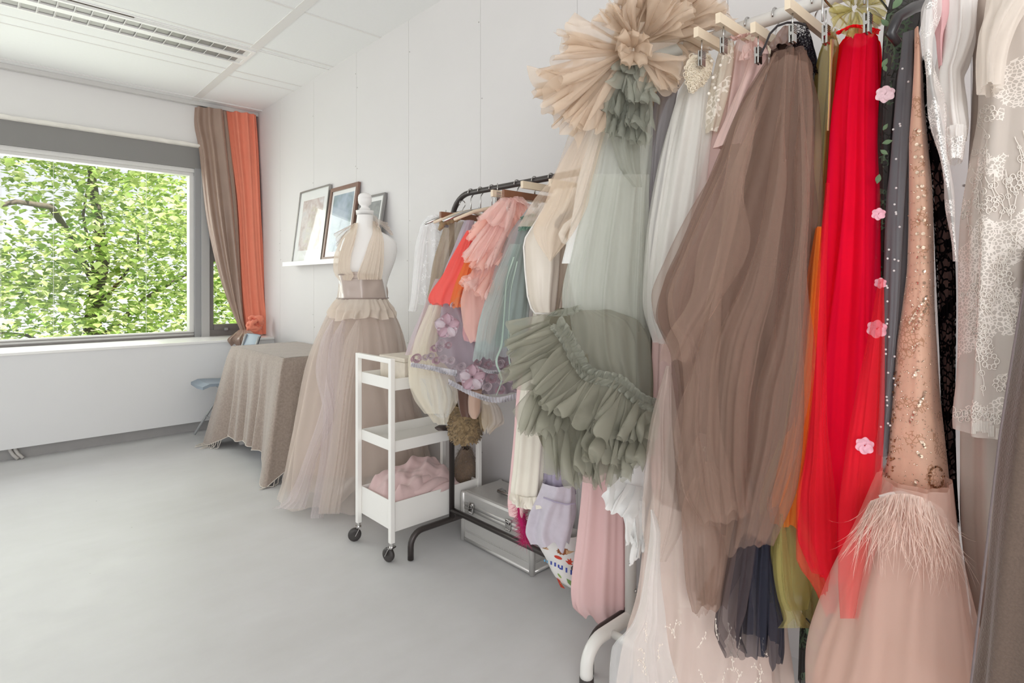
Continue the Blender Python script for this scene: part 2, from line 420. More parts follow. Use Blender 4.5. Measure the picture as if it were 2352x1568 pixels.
# cracked plaster lip over the blind box
lip = []
nn = 120
for i in range(nn+1):
    x = XL + (1.52-XL)*i/nn; j = rnd.uniform(-.004, .004)
    lip.append([(x, YW-.03+j*.6, zt+.012+j), (x, YW-.036+j*.5, zt-.004-abs(j)), (x, YW-.02, zt-.016+j*.6), (x, YW+.01, zt-.018)])
m = MB().grid(np.array(lip).transpose(1, 0, 2)); struct(m.build('trim_5', plain('plaster_edge', (232, 228, 220), .8, var=.18, vscale=9), smooth=True))
M_grey = plain('grey_window_panel', (131, 129, 127), .6)
M_alu = plain('grey_window_aluminium', (150, 150, 151), .4, .1)
M_aluw = plain('pale_window_frame', (214, 212, 209), .4)
M_dark = plain('taupe_window_sash', (118, 113, 110), .5)
def glass():
    m, nt, out = new_mat('clear_window_glass')
    t = nd(nt, 'ShaderNodeBsdfTransparent'); t.inputs[0].default_value = (.97, .985, .975, 1)
    g = nd(nt, 'ShaderNodeBsdfGlossy', i_Roughness=.02); lw = nd(nt, 'ShaderNodeLayerWeight', i_Blend=.5); fr = math_n(nt, 'MULTIPLY_ADD', math_n(nt, 'POWER', lw.outputs['Facing'], 5), .8, .025)
    mx = nd(nt, 'ShaderNodeMixShader'); nt.links.new(fr, mx.inputs[0]); nt.links.new(t.outputs[0], mx.inputs[1]); nt.links.new(g.outputs[0], mx.inputs[2])
    nt.links.new(mx.outputs[0], out.inputs[0]); return m
M_glass = glass()
wx0 = -2.6
w1 = thing('window_1', None, None, (0, YW, zb_)); struct(w1)
m = MB()
m.box((wx0, YW+.005, 2.235), (x1+.13, YW+.07, zt-.005)); m.build('blind_box', M_grey, w1)
f = MB()
f.box((wx0, YW+.02, 2.20), (x1, YW+.11, 2.234)); f.box((wx0, YW+.04, 2.172), (x1, YW+.12, 2.1995)); f.box((wx0, YW+.03, zb_+.0005), (x1, YW+.12, zb_+.052))
f.box((x1-.035, YW+.03, zb_+.0525), (x1, YW+.12, 2.1715)); f.box((wx0-.05, YW+.02, zb_), (wx0-.0001, YW+.12, 2.234))
f.build('window_frame', M_aluw, w1)
b = MB(); b.box((wx0, YW+.015, zb_+.001), (x1, YW+.0299, zb_+.016)); b.box((wx0, YW+.022, zb_+.034), (x1, YW+.0299, zb_+.04)); b.build('frame_gasket', M_dark, w1)
MB().box((wx0, YW+.07, zb_+.05), (x1-.03, YW+.078, 2.175)).build('window_pane', M_glass, w1)
# thin pale upright strips in front of the pane
for px in (2, 123, 336):
    q = on(px, 600, Y=YW+.045); MB().bar((q.x, YW+.045, zb_+.05), (q.x, YW+.045, 2.235), .0045, .002).build('pane_strip', M_aluw, w1)
jm = MB(); jm.box((x1+.0005, YW+.0, zb_), (x1+.05, YW+.12, 2.235)); jm.build('window_jamb', M_alu, w1)
jm = MB(); jm.box((x1+.0505, YW-.02, zb_), (x1+.115, YW+.12, 2.235)); jm.build('mullion', plain('light_mullion', (176, 175, 174), .4), w1)
w2 = thing('window_2', None, None, (1.7, YW, zb_)); struct(w2)
xa = x1+.116; xb = XW
s_ = MB(); s_.box((xa, YW-.01, zb_), (xb, YW+.1, .80)); s_.box((xa, YW-.005, .8005), (xa+.035, YW+.1, 1.42)); s_.box((xb-.05, YW-.005, .8005), (xb, YW+.1, 1.42)); s_.box((xa, YW-.005, 1.4205), (xb, YW+.1, 2.43)); s_.box((xa+.0355, YW-.02, .8005), (xb-.0505, YW+.07, .845))
s_.build('window_sash', M_dark, w2)
MB().box((xa+.036, YW+.03, .8455), (xb-.051, YW+.036, 1.42)).build('window_pane', M_glass, w2)
MB().box((xa+.12, YW-.04, .79), (xa+.15, YW-.011, .815), .003).build('window_catch', M_alu, w2)
# ceiling light: recessed twin louvre
def luminaire():
    A = tz(5, 5); ax0 = -1.05; ax1 = tz(565, 118).x+.03
    y0 = tz(540, 140).y; y1 = tz(560, 112).y
    yc = (y0+y1)/2; yl, yh = yc-.13, yc+.13
    t = thing('ceiling_light', 'long recessed twin louvre ceiling light with white frame', 'ceiling light', ((ax0+ax1)/2, yc, ZC-.03))
    fz = ZC-.012
    fr = MB(); fr.box((ax0-.02, yl-.02, fz), (ax1+.02, yl, ZC-.0005)); fr.box((ax0-.02, yh, fz), (ax1+.02, yh+.02, ZC-.0005)); fr.box((ax0-.02, yl, fz), (ax0, yh, ZC-.0005)); fr.box((ax1, yl, fz), (ax1+.02, yh, ZC-.0005)); fr.box((ax0, yc-.03, fz), (ax1, yc+.03, ZC-.0005))
    fr.build('frame', M_tee, t)
    mir = plain('satin_reflector', (176, 174, 171), .35, .5)
    for (a, b) in ((yl, yc-.03), (yc+.03, yh)):
        tr_ = MB(); tr_.box((ax0, a, ZC-.0016), (ax1, b, ZC-.0006)); tr_.build('reflector', plain('grey_reflector', (150, 147, 144), .4, .3), t)
        n = 30
        for i in range(n+1):
            x = ax0 + (ax1-ax0)*i/n
            MB().add([(x, a, fz), (x, b, fz), (x+.010, a, ZC-.0018), (x+.010, b, ZC-.0018), (x-.003, a, fz), (x-.003, b, fz)], [(0, 1, 3, 2), (4, 5, 1, 0)]).build('louvre_blade', M_tee, t)
    return t
luminaire()
v = thing('air_slot', 'dark narrow air slot in the ceiling beside the light', 'air vent', (0, 0, 0))
q0 = tz(150, 0); q1 = tz(310, 35); yv = (q0.y+q1.y)/2
v.location = (q1.x-.6, yv, ZC-.01); ORG[v] = Vector(v.location)
MB().box((q1.x-1.3, yv-.009, ZC-.0055), (q1.x, yv+.009, ZC-.0045)).build('slot', plain('dark_slot', (70, 55, 50), .8), v)
fr = MB(); fr.box((q1.x-1.3, yv+.0095, ZC-.0048), (XW-.001, yv+.016, ZC-.0001)); fr.box((q1.x-1.3, yv-.016, ZC-.0048), (XW-.001, yv-.0095, ZC-.0001)); fr.build('slot_rim', M_tee, v)
# pipes at the skirting
pp = thing('heating_pipes', 'pair of grey white heating pipes bending into the floor below the window', 'pipe', on(40, 1045, Y=YS+.03))
for px in (28, 40):
    q = on(px, 1048, Y=YS+.04)
    MB().tube([(q.x-.02, YS+.045, .12), (q.x-.012, YS+.045, .07), (q.x+.004, YS+.04, .035), (q.x+.03, YS+.02, .006)], .011, 10).build('pipe', plain('pipe_paint', (196, 192, 187), .5), pp, True)

# ================================================================== outside
def leaf_mat():
    m, nt, out = new_mat('spring_leaf')
    g = nd(nt, 'ShaderNodeNewGeometry'); cr = nd(nt, 'ShaderNodeValToRGB'); nt.links.new(g.outputs['Random Per Island'], cr.inputs[0])
    e = cr.color_ramp.elements; e[0].color = lin((128, 160, 84)); e[1].color = lin((240, 241, 200)); k = cr.color_ramp.elements.new(.5); k.color = lin((186, 206, 126))
    d = nd(nt, 'ShaderNodeBsdfDiffuse'); t = nd(nt, 'ShaderNodeBsdfTranslucent'); mx = nd(nt, 'ShaderNodeMixShader', i_0=.45)
    nt.links.new(cr.outputs[0], d.inputs[0]); nt.links.new(cr.outputs[0], t.inputs[0]); nt.links.new(d.outputs[0], mx.inputs[1]); nt.links.new(t.outputs[0], mx.inputs[2])
    nt.links.new(mx.outputs[0], out.inputs[0]); return m
M_leaf = leaf_mat(); M_bark = plain('grey_brown_bark', (92, 84, 74), .9, var=.3, vscale=25, bump=.5, bscale=30)
def leafy(c, R, n, seed, size=(.10, .17), clumps=120, cr=.42):
    r = np.random.RandomState(seed); C = []
    while len(C) < clumps:
        p = r.uniform(-1, 1, 3)
        if np.dot(p, p) <= 1 : C.append(p*np.array(R)+np.array(c))
    C = np.array(C); m = MB(); V = []; Fc = []
    shp = [(0, 0), (.28, .12), (.5, .45), (.3, .6), (0, 1), (-.3, .6), (-.5, .45), (-.28, .12)]
    for i in range(n):
        p = C[r.randint(len(C))] + r.normal(0, cr, 3)*np.array((1, 1, .55))
        a = r.uniform(0, 6.28); tl = r.uniform(-.5, .9)
        u = Vector((math.cos(a), math.sin(a), 0)); v_ = Vector((-math.sin(a)*math.cos(tl), math.cos(a)*math.cos(tl), -math.sin(tl)-.25)).normalized()
        s = r.uniform(*size); nrm = u.cross(v_)
        b = len(V)
        for (x, y) in shp: V.append(Vector(p) + u*(x*s) + v_*(y*s) + nrm*(abs(x)*s*.25))
        Fc += [(b, b+1, b+2, b+3, b+4), (b, b+4, b+5, b+6, b+7)]
    m.add(V, Fc); return m
tb = (1.05, 9.7, -3.0)
tree = thing('lime_tree', 'bright green leafy tree filling the large window', 'tree', tb)
leafy((1.2, 9.8, 2.0), (5.2, 1.9, 3.3), 40000, 3, size=(.065, .115), clumps=420, cr=.36).build('crown', M_leaf, tree)
tk = MB(); tk.tube([(1.35, 11.0, -3), (1.38, 11.0, -.5), (1.3, 11.0, .6), (1.45, 11.1, 1.6), (1.3, 11.1, 3.0), (1.4, 11.1, 4.2)], [.22, .16, .12, .09, .05, .02], 12); tk.build('trunk', M_bark, tree, True)
for pts, r0 in (([(1.3, 10.4, 1.3), (.9, 9.6, 2.0), (.62, 8.0, 2.12), (.3, 7.75, 2.12), (-.1, 7.7, 1.95), (-.7, 7.8, 1.5)], .085), ([(1.35, 10.4, .3), (1.9, 9.8, 1.0), (2.6, 9.6, 1.5), (3.6, 9.6, 1.9)], .07), ([(1.35, 10.4, 1.2), (1.1, 9.6, 2.2), (1.2, 9.4, 3.2)], .05),
                ([(1.3, 10.4, .0), (.5, 9.9, .5), (-.9, 9.7, .8)], .06), ([(1.4, 10.4, .9), (1.75, 9.5, 1.6), (1.7, 9.2, 2.1)], .05)):
    k = len(pts); MB().tube([(a_, b_+.6, c_) for (a_, b_, c_) in pts], [r0*.6*(1-.8*i/(k-1)) for i in range(k)], 9).build('branch', M_bark, tree, True)
t2b = (6.2, 17.5, -3.0)
t2 = thing('far_tree', 'paler green tree behind, glimpsed through the narrow right window', 'tree', t2b)
leafy((6.3, 17.5, 1.6), (4.2, 1.6, 4.0), 7000, 8, size=(.10, .18), clumps=90, cr=.5).build('crown', M_leaf, t2)
MB().tube([(6.2, 17.5, -3), (6.1, 17.5, 0), (6.0, 17.5, 3)], [.25, .2, .06], 10).build('trunk', M_bark, t2, True)
gd = MB().box((-14, 6.5, -3.1), (18, 30, -3.0)).build('ground', plain('lawn_outside', (120, 140, 80), .9, var=.3, vscale=2)); struct(gd)
# ================================================================== curtains
M_brown = cloth('bronze_taffeta', (156, 131, 116), rough=.32, sheen=.1, tl=.05, spec=.6, bump=.08, bs=140, var=.14, vs=5)
M_orange = cloth('orange_cotton', (249, 154, 126), rough=.8, tl=.22, bump=.1, bs=200, var=.03)
YC = 5.5
def DY(px, Y): return Y/ray(px, 0)[1]
cu = thing('curtain', 'bronze brown taffeta curtain swept beside the window, its tail lying on the sill', 'curtain', on(520, 770, Y=5.4))
R = [(247, 446, 521, DY(480, 5.56)), (275, 444, 524, DY(480, 5.56)), (340, 455, 530, DY(490, 5.53)), (480, 470, 545, DY(500, 5.5)), (590, 492, 552, DY(515, 5.48)), (680, 519, 556, DY(530, 5.45)), (735, 541, 560, DY(545, 5.43)), (762, 553, 566, DY(556, 5.42))]
loop('drape', M_brown, cu, R, DY(500, 5.5), .05, n=7, amp=.03, cap=.3, seed=5, nt=180, nv=60, amp0=.7, wander=.3)
sheet('drape_tail', M_brown, cu, [(757, 549, 572, DY(556, 5.33)), (768, 535, 584, DY(552, 5.16)), (780, 522, 581, DY(550, 5.12)), (793, 530, 579, DY(553, 5.13))], 5, n=3, amp=.015, seed=3, nu=40, nv=20, bow=-.02, hem=4)
oc = thing('curtain', 'plain orange curtain in the corner with a knotted lower end', 'curtain', on(590, 770, Y=5.35))
R = [(257, 518, 588, DY(550, 5.57)), (330, 526, 592, DY(555, 5.55)), (450, 541, 597, DY(560, 5.5)), (600, 550, 606, DY(575, 5.45)), (690, 556, 613, DY(585, 5.42)), (735, 561, 618, DY(590, 5.4)), (768, 566, 622, DY(595, 5.39))]
loop('drape', M_orange, oc, R, DY(560, 5.5), .04, n=9, amp=.03, cap=.3, seed=9, nt=180, nv=60, amp0=.9, wander=.2)
kn = MB()
kc = pt(585, 742, DY(585, 5.27))
for i in range(5):
    a0 = i*1.1; P = []
    for k in range(15):
        a = a0 + k*.33; r_ = .05 + .012*math.sin(k*1.3+i)
        P.append(kc + Vector((r_*math.cos(a)*1.0, -.012 + .02*math.sin(a*2+i), (r_*math.sin(a)*.8 - .012 + .012*i-.02))))
    kn.tube(P, [.012+.008*math.sin(math.pi*k/14) for k in range(15)], 10)
kn.build('knot', M_orange, oc, True)

# ================================================================== folding chair
M_chair = plain('grey_blue_chair_plastic', (140, 153, 165), .4)
M_cmetal = plain('light_grey_tube', (176, 178, 178), .4, .2)
ch = thing('folding_chair', 'grey blue folding chair pushed in at the far end of the table', 'chair', (1.5, 4.93, 0))
sx0 = 1.24; y0c, y1c = 4.76, 5.09; zs = .44
m = MB()
prof = []
for i in range(9):
    x = sx0 + (.40)*i/8; prof.append([(x, y0c, zs - (.02 if i == 0 else 0)+.012*math.cos(i/8*3.1)), (x, (y0c+y1c)/2, zs-.008 - (.02 if i == 0 else 0)+.012*math.cos(i/8*3.1)), (x, y1c, zs - (.02 if i == 0 else 0)+.012*math.cos(i/8*3.1))])
A = np.array(prof); m.grid(A); m.grid((A-np.array((0, 0, .022)))[::-1])
for side in (0, 2):
    S2 = np.stack([A[:, side], A[:, side]-np.array((0, 0, .022))], 1); m.grid(S2 if side == 2 else S2[::-1])
m.grid(np.stack([A[0], A[0]-np.array((0, 0, .022))], 0)[::-1]); m.grid(np.stack([A[-1], A[-1]-np.array((0, 0, .022))], 0))
m.build('seat', M_chair, ch, False)
for yy in (y0c+.012, y1c-.012):
    MB().tube([(sx0+.02, yy, .012), (sx0+.18, yy, .26), (1.60, yy, .62), (1.655, yy, .79)], .0095, 10).build('leg', M_cmetal, ch, True)
    MB().tube([(1.64, yy+.0, .012), (sx0+.30, yy, .31), (sx0+.14, yy, zs-.03)], .0095, 10).build('leg', M_cmetal, ch, True)
MB().tube([(sx0+.105, y0c+.012, .145), (sx0+.105, y1c-.012, .145)], .007, 8).build('stretcher', M_cmetal, ch, True)
bk = []
for i in range(9):
    y = y0c-.0 + (y1c-y0c)*i/8; c_ = .03*(1-((i-4)/4)**2)
    bk.append([(1.60+c_, y, .64), (1.625+c_, y, .70), (1.66+c_, y, .79), (1.668+c_, y, .797), (1.645+c_, y, .73), (1.612+c_, y, .64)])
MB().grid(np.array(bk)).build('backrest', M_chair, ch, True)

# ================================================================== table, throw, storage box
M_throw = cloth('herringbone_wool', (160, 145, 134), rough=.95, sheen=.4, tl=.03, var=.38, vs=85, bump=.6, bs=260)
M_fringe = cloth('pale_wool_fringe', (216, 208, 198), rough=.95, tl=.1)
TX0, TX1, TY0, TY1, TZ = 1.41, 1.91, 3.63, 4.64, .735
tb_ = thing('table', 'low rectangular table hidden under the brown throw', 'table', (1.66, 4.13, 0))
MB().box((TX0, TY0, TZ-.03), (TX1, TY1, TZ), .004).build('tabletop', plain('white_table', (225, 222, 218), .5), tb_)
for (x, y) in ((TX0+.05, TY0+.06), (TX1-.05, TY0+.06), (TX0+.05, TY1-.06), (TX1-.05, TY1-.06)):
    MB().box((x-.015, y-.015, 0), (x+.015, y+.015, TZ-.0305)).build('leg', plain('white_leg', (225, 222, 218), .5), tb_)
tw = thing('throw_blanket', 'brown herringbone wool throw with pale fringe draped over the table', 'blanket', (1.66, 4.13, TZ))
# top surface + hanging sides sampled around the table rim
def throw():
    m = MB(); eps = .006
    P = []   # perimeter samples, corner-rounded, from the wall side round the front to the wall side
    nper = 260; r_ = .03
    path = [(TX1+.0, TY1), (TX0, TY1), (TX0, TY0), (TX1, TY0)]
    segs = [math.dist(path[i], path[i+1]) for i in range(3)]; Lt = sum(segs)
    hang = lambda s: None
    wn = wave_noise(77, 7, 6, .5, False); w2 = wave_noise(78, 6, 9, 0, False)
    nz = 34; G = np.zeros((nz, nper, 3))
    for i in range(nper):
        d = Lt*i/(nper-1); dd = d
        if d < segs[0]: x, y = path[0][0]-d, path[0][1]; nx, ny = 0, 1
        elif d < segs[0]+segs[1]: d -= segs[0]; x, y = path[1][0], path[1][1]-d; nx, ny = -1, 0
        else: d -= segs[0]+segs[1]; x, y = path[2][0]+d, path[2][1]; nx, ny = 0, -1
        d1 = dd-segs[0]; d2 = dd-segs[0]-segs[1]
        # corner swing: the cloth falls in cones at the corners
        c1 = math.exp(-(d1/.13)**2); c2 = math.exp(-(d2/.13)**2)
        # bottom height along the rim
        zb = .115 + .018*w2(i/nper, 0)
        zb += -.11*math.exp(-((d1-.02)/.12)**2) - .11*math.exp(-((d2+.02)/.12)**2)
        if d2 > .05: zb = max(zb, .012 + .36*min(1, d2/.35))
        if c1 > .02 or c2 > .02:
            bx = nx*(1-c1-c2) ; by = ny*(1-c1-c2)
            bx += -(c1+c2)*.75; by += c1*.75 - c2*.75
            nx, ny = bx, by
        q = math.hypot(nx, ny); nx /= q; ny /= q
        fold = .5+.5*math.sin(d1*27+.6*math.sin(d1*9)) ; fold2 = math.sin(dd*51+2)
        for k in range(nz):
            v = k/(nz-1); z = (TZ+eps) + (zb-TZ-eps)*v
            out = eps + .012*min(1, v*8) + v*(.02 + .055*fold + .014*fold2 + .15*(c1+c2)*1.0)
            if k == 0: out = -.01; z = TZ+eps
            elif k == 1: out = .004; z = TZ+eps-.002
            G[k, i] = (min(x+nx*out, XW-.006), y+ny*out, max(z, .008))
    m.grid(G)
    # top
    nx_, ny_ = 24, 40; T = np.zeros((ny_, nx_, 3))
    for a in range(ny_):
        for b in range(nx_):
            T[a, b] = (TX0+.009+(TX1-TX0-.011)*b/(nx_-1), TY0+.009+(TY1-TY0-.018)*a/(ny_-1), TZ+eps+.0012*math.sin(a*.7+b*.4))
    m.grid(T); return m, G
m, G = throw(); m.build('cloth', M_throw, tw, True)
fr = MB()
for i in range(0, 260):
    b = G[-1, i]
    e = b - G[-4, i]
    near = (192 < i < 232) ; far = (66 < i < 82)
    if not ((near and i % 2 == 0) or (far)): continue
    P = [Vector(b)]; Lf = .085 if near else .07
    for k in range(1, 5):
        P.append(P[-1] + Vector((rnd.uniform(-.006, .006)-.003, rnd.uniform(-.006, .006), -Lf/4)))
        P[-1].z = max(P[-1].z, .006)
        if P[-1].z <= .0061: P[-1] += Vector((rnd.uniform(-.02, 0), rnd.uniform(-.01, .01), 0))
    fr.tube(P, [.0028, .0032, .0026, .0028, .0018], 5)
o_fr = fr.build('fringe', M_fringe, tw, True); o_fr['kind'] = 'stuff'
hemline = MB().tube([Vector(G[-1, i]) + Vector((-.001, 0, 0)) for i in range(60, 235, 3)], .0028, 6); hemline.build('hem', M_fringe, tw, True)

M_box = tulle('translucent_plastic', (214, 218, 232), alpha=.55, tl=.5, graze=.3, var=.02)
sb = thing('storage_box', 'translucent plastic storage box on the floor under the table', 'storage box', (1.66, 4.0, 0))
m = MB()
for z, w_ in ((.004, 0), (.03, .0), (.26, .02), (.275, .035)): pass
bx0, bx1, by0, by1 = 1.49, 1.86, 3.78, 4.36
def ring(z, g): return [(bx0-g, by0-g, z), (bx1+g, by0-g, z), (bx1+g, by1+g, z), (bx0-g, by1+g, z)]
rings = [ring(.004, 0), ring(.24, .02), ring(.241, .035), ring(.262, .035), ring(.262, .02)]
V = [v for r_ in rings for v in r_]; Fc = [(0, 1, 2, 3)] + [(i*4+k, i*4+(k+1) % 4, (i+1)*4+(k+1) % 4, (i+1)*4+k) for i in range(4) for k in range(4)]
m.add(V, Fc); m.build('tub', M_box, sb)
MB().box((bx0+.03, by0+.03, .012), (bx1-.03, by1-.03, .14), .03).build('contents', plain('blue_grey_contents', (168, 172, 190), .8, var=.2, vscale=14), sb)

# ================================================================== picture ledge and framed prints
M_white = plain('white_lacquer', (238, 236, 233), .35)
lz = 1.376
pl = thing('picture_ledge', 'narrow white picture ledge on the wall carrying leaning framed prints', 'shelf', (XW-.06, 4.3, lz-.03))
ly1 = on(651, 612, X=XW-.1).y; ly0 = 3.45
m = MB(); m.box((XW-.10, ly0, lz-.012), (XW-.0005, ly1, lz)); m.box((XW-.108, ly0, lz-.022), (XW-.1001, ly1, lz+.012)); m.build('shelf_board', M_white, pl)
def picture(label, ya, yb, h, lean, frame_mat, fw, mat_w, art_fn, name='framed_print'):
    """frame standing on the ledge, tilted back against the wall"""
    base_x = XW-.095; t = thing(name, label, 'picture', (base_x, (ya+yb)/2, lz), 'framed prints on the picture ledge')
    top_x = base_x + lean; L = math.hypot(lean, h)
    ex = np.array((lean/L, 0, h/L)); nx = np.array((-h/L, 0, lean/L))   # up the frame, out of the frame
    def P(u, v, n): q = np.array((base_x+.0, 0, lz+.0005)) + ex*v + nx*n; return (q[0], u, q[2])
    def slab(m, u0, u1, v0, v1, n0, n1):
        V = [P(u, v, n) for n in (n0, n1) for v in (v0, v1) for u in (u0, u1)]
        m.add(V, [(0,2,3,1),(4,5,7,6),(0,1,5,4),(2,6,7,3),(0,4,6,2),(1,3,7,5)])
    m = MB(); d = .018
    slab(m, ya, yb, 0, fw, -d, .0); slab(m, ya, yb, L-fw, L, -d, .0); slab(m, ya, ya+fw, fw+.0001, L-fw-.0001, -d, 0); slab(m, yb-fw, yb, fw+.0001, L-fw-.0001, -d, 0)
    m.build('frame', frame_mat, t)
    m = MB(); slab(m, ya+fw, yb-fw, fw, L-fw, -d, -.009); m.build('mount', plain('white_mount', (238, 238, 236), .7), t)
    m = MB(); slab(m, ya+fw+mat_w, yb-fw-mat_w, fw+mat_w*1.2, L-fw-mat_w, -.0089, -.0085); m.build('print', art_fn(), t)
    m = MB(); slab(m, ya+fw, yb-fw, fw, L-fw, -.006, -.0045); m.build('glass', M_pglass, t)
    return t
def pglass():
    m, nt, out = new_mat('picture_glass')
    t = nd(nt, 'ShaderNodeBsdfTransparent'); g = nd(nt, 'ShaderNodeBsdfGlossy', i_Roughness=.03); lw = nd(nt, 'ShaderNodeLayerWeight', i_Blend=.5); fr_ = math_n(nt, 'MULTIPLY_ADD', math_n(nt, 'POWER', lw.outputs['Facing'], 5), .55, .02)
    mx = nd(nt, 'ShaderNodeMixShader'); nt.links.new(fr_, mx.inputs[0]); nt.links.new(t.outputs[0], mx.inputs[1]); nt.links.new(g.outputs[0], mx.inputs[2]); nt.links.new(mx.outputs[0], out.inputs[0]); return m
M_pglass = pglass()
def art_blob(cols, scale, seed):
    def f():
        m, nt, out = new_mat('soft_print'); b = nd(nt, 'ShaderNodeBsdfPrincipled', i_Roughness=.6)
        n = noise(nt, scale, 4, .55); cr = nd(nt, 'ShaderNodeValToRGB'); nt.links.new(n, cr.inputs[0]); e = cr.color_ramp.elements
        e[0].position = .3; e[1].position = .7; e[0].color = lin(cols[0]); e[1].color = lin(cols[-1])
        for i, c in enumerate(cols[1:-1]): e.new(.3+.4*(i+1)/(len(cols)-1)).color = lin(c)
        nt.links.new(cr.outputs[0], b.inputs['Base Color']); nt.links.new(b.outputs[0], out.inputs[0]); return m
    return f
yA1 = on(668, 606, X=XW-.095).y; yA0 = on(735, 600, X=XW-.095).y
picture('silver framed print in a wide white mount, leftmost on the ledge', yA0, yA1, .575, .075, plain('brushed_silver', (170, 168, 164), .3, .7), .012, .07, art_blob([(206, 204, 206), (222, 214, 210), (196, 178, 172), (228, 226, 226)], 7, 1))
yB1 = on(736, 598, X=XW-.095).y-.01; yB0 = on(800, 590, X=XW-.095).y
picture('brown wood framed print with a blue and green picture beside the mannequin', yB0, yB1, .535, .075, plain('walnut_moulding', (128, 100, 86), .4, var=.2, vscale=30), .028, .03, art_blob([(118, 138, 134), (168, 182, 196), (196, 206, 216), (214, 212, 214)], 3.2, 2))
yC1 = yB0-.02
picture('small silver framed dark print mostly hidden behind the mannequin neck', yC1-.33, yC1, .42, .075, plain('dull_silver', (150, 148, 146), .35, .7), .014, .03, art_blob([(70, 78, 78), (150, 152, 150), (90, 96, 96)], 6, 3))

# ================================================================== mannequin and the tulle dress on it
M_mann = plain('white_mannequin', (236, 234, 231), .55)
mq = thing('mannequin', 'white dressmaker mannequin with round neck knob wearing a beige tulle gown', 'mannequin', (1.57, 2.89, 0))
DM = 3.19
bodyR = [(492, 820, 857), (505, 819, 858), (522, 814, 864), (532, 803, 882), (541, 793, 898), (552, 786, 909), (568, 781, 913), (590, 778, 910), (615, 777, 902), (640, 778, 893), (665, 781, 888), (685, 778, 890), (715, 768, 898), (760, 760, 908)]
bd = .105
def body_pts():
    ys, xl, xr, Df = rows_at(bodyR, DM-bd, 60)
    A = loop_pts(bodyR, DM-bd, bd, n=1, amp=0.0, nt=64, nv=60, dtop=.045)
    return A
m = MB().grid(body_pts(), True); m.build('torso', M_mann, mq, True)
kc = pt(838, 470, DM); kb = pt(838, 492, DM)
def zpx(y): return EYE+(HY-y)/F*DM
m = MB(); m.lathe([(.046, zpx(494)), (.048, zpx(487)), (.049, zpx(484)), (.03, zpx(483)), (.029, zpx(479)), (.022, zpx(477)), (.02, zpx(474)), (.026, zpx(471)), (.034, zpx(468)), (.0375, zpx(460)), (.0365, zpx(455)), (.0375, zpx(454.5)), (.036, zpx(452)), (.034, zpx(449)), (.034, zpx(448.4)), (.026, zpx(445)), (.012, zpx(443.3))], (kc.x, kc.y, 0), 28)
m.build('neck_knob', M_mann, mq, True)
m = MB().tube([(1.57, 2.89, .12), (1.57, 2.89, .95)], .018, 12); m.build('pole', M_mann, mq, True)
for k in range(3):
    a = 4.05 + k*2.094; c_, s_ = math.cos(a), math.sin(a)
    MB().tube([(1.57+c_*.02, 2.89+s_*.02, .17), (1.57+c_*.08, 2.89+s_*.08, .12), (1.57+c_*.15, 2.89+s_*.15, .045), (1.57+c_*.19, 2.89+s_*.19, .022)], [.014, .016, .02, .018], 10).build('foot', M_mann, mq, True)
dr = thing('tulle_gown', 'beige tulle halter gown with satin waistband worn by the mannequin', 'dress', (1.57, 2.89, .01))
M_bt = tulle('beige_tulle', (222, 203, 182), .72, graze=.5)
M_bt2 = tulle('beige_tulle_sheer', (220, 204, 192), .36, graze=.55)
M_bl = tulle('rose_beige_lining', (212, 194, 182), .92, graze=.1)
M_bsat = cloth('taupe_satin', (184, 168, 158), rough=.28, sheen=0, tl=0, spec=.7, bump=.25, bs=14, var=.05)
M_bedge = cloth('taupe_piping', (150, 134, 125), rough=.5, tl=0)
by = [r[0] for r in bodyR]; BODY = (by, [(r[1]+r[2])/2 for r in bodyR], [(r[2]-r[1])/2 for r in bodyR], bd, DM-bd-.006)
BOD2 = (by, BODY[1], [h*1.04 for h in BODY[2]], bd, DM-bd-.004)
sheet('bodice_cup', M_bt, dr, [(512, 813, 822), (535, 794, 819), (560, 778, 814), (590, 767, 806), (615, 765, 804), (632, 770, 812), (644, 779, 806)], DM, n=5, amp=.007, seed=11, nu=70, nv=50, body=(by, BODY[1], [h*1.16 for h in BODY[2]], bd+.035, DM-bd-.045), lat=.2)
sheet('bodice_cup', M_bt, dr, [(508, 856, 866), (530, 856, 876), (560, 846, 882), (590, 836, 882), (615, 826, 880), (632, 820, 878), (642, 822, 876)], DM, n=5, amp=.007, seed=12, nu=70, nv=50, body=(by, BODY[1], [h*1.16 for h in BODY[2]], bd+.035, DM-bd-.045), lat=.2)
flounces('neck_tie', M_bt2, dr, [([(816, 512), (800, 522)], [(768, 535), (775, 580)], DM-.06, DM-.03, dict(n=3)), ([(860, 500), (872, 515)], [(890, 512), (905, 545)], DM-.05, DM+.02, dict(n=3)), ([(852, 492), (866, 497)], [(858, 515), (872, 520)], DM-.03, DM-.06, dict(n=2))], amp=.012, nu=40)
WB = [(630, 775, 884), (640, 776, 888), (660, 776, 889), (680, 775, 890), (686, 774, 891)]
loop('waistband', M_bsat, dr, WB, DM-.125, .12, n=7, amp=.009, seed=13, nt=110, nv=24, amp0=1)
m = MB()
m.add([], [])
A = loop_pts(WB, DM-.129, .124, n=7, amp=.009, seed=13, nt=110, nv=24, amp0=1)
m.tube([Vector(p) for p in A[0]]+[Vector(A[0][0])], .004, 6); m.tube([Vector(p) for p in A[-1]]+[Vector(A[-1][0])], .005, 6)
m.build('piping', M_bedge, dr, True)
pk = MB().grid(sheet_pts([(624, 806, 824), (631, 797, 834), (638, 792, 846)], DM, n=1, amp=.001, nu=30, nv=10, body=(by, BODY[1], [h*1.2 for h in BODY[2]], bd+.03, DM-bd-.034)))
pk.build('waistband_peak', M_bsat, dr, True)
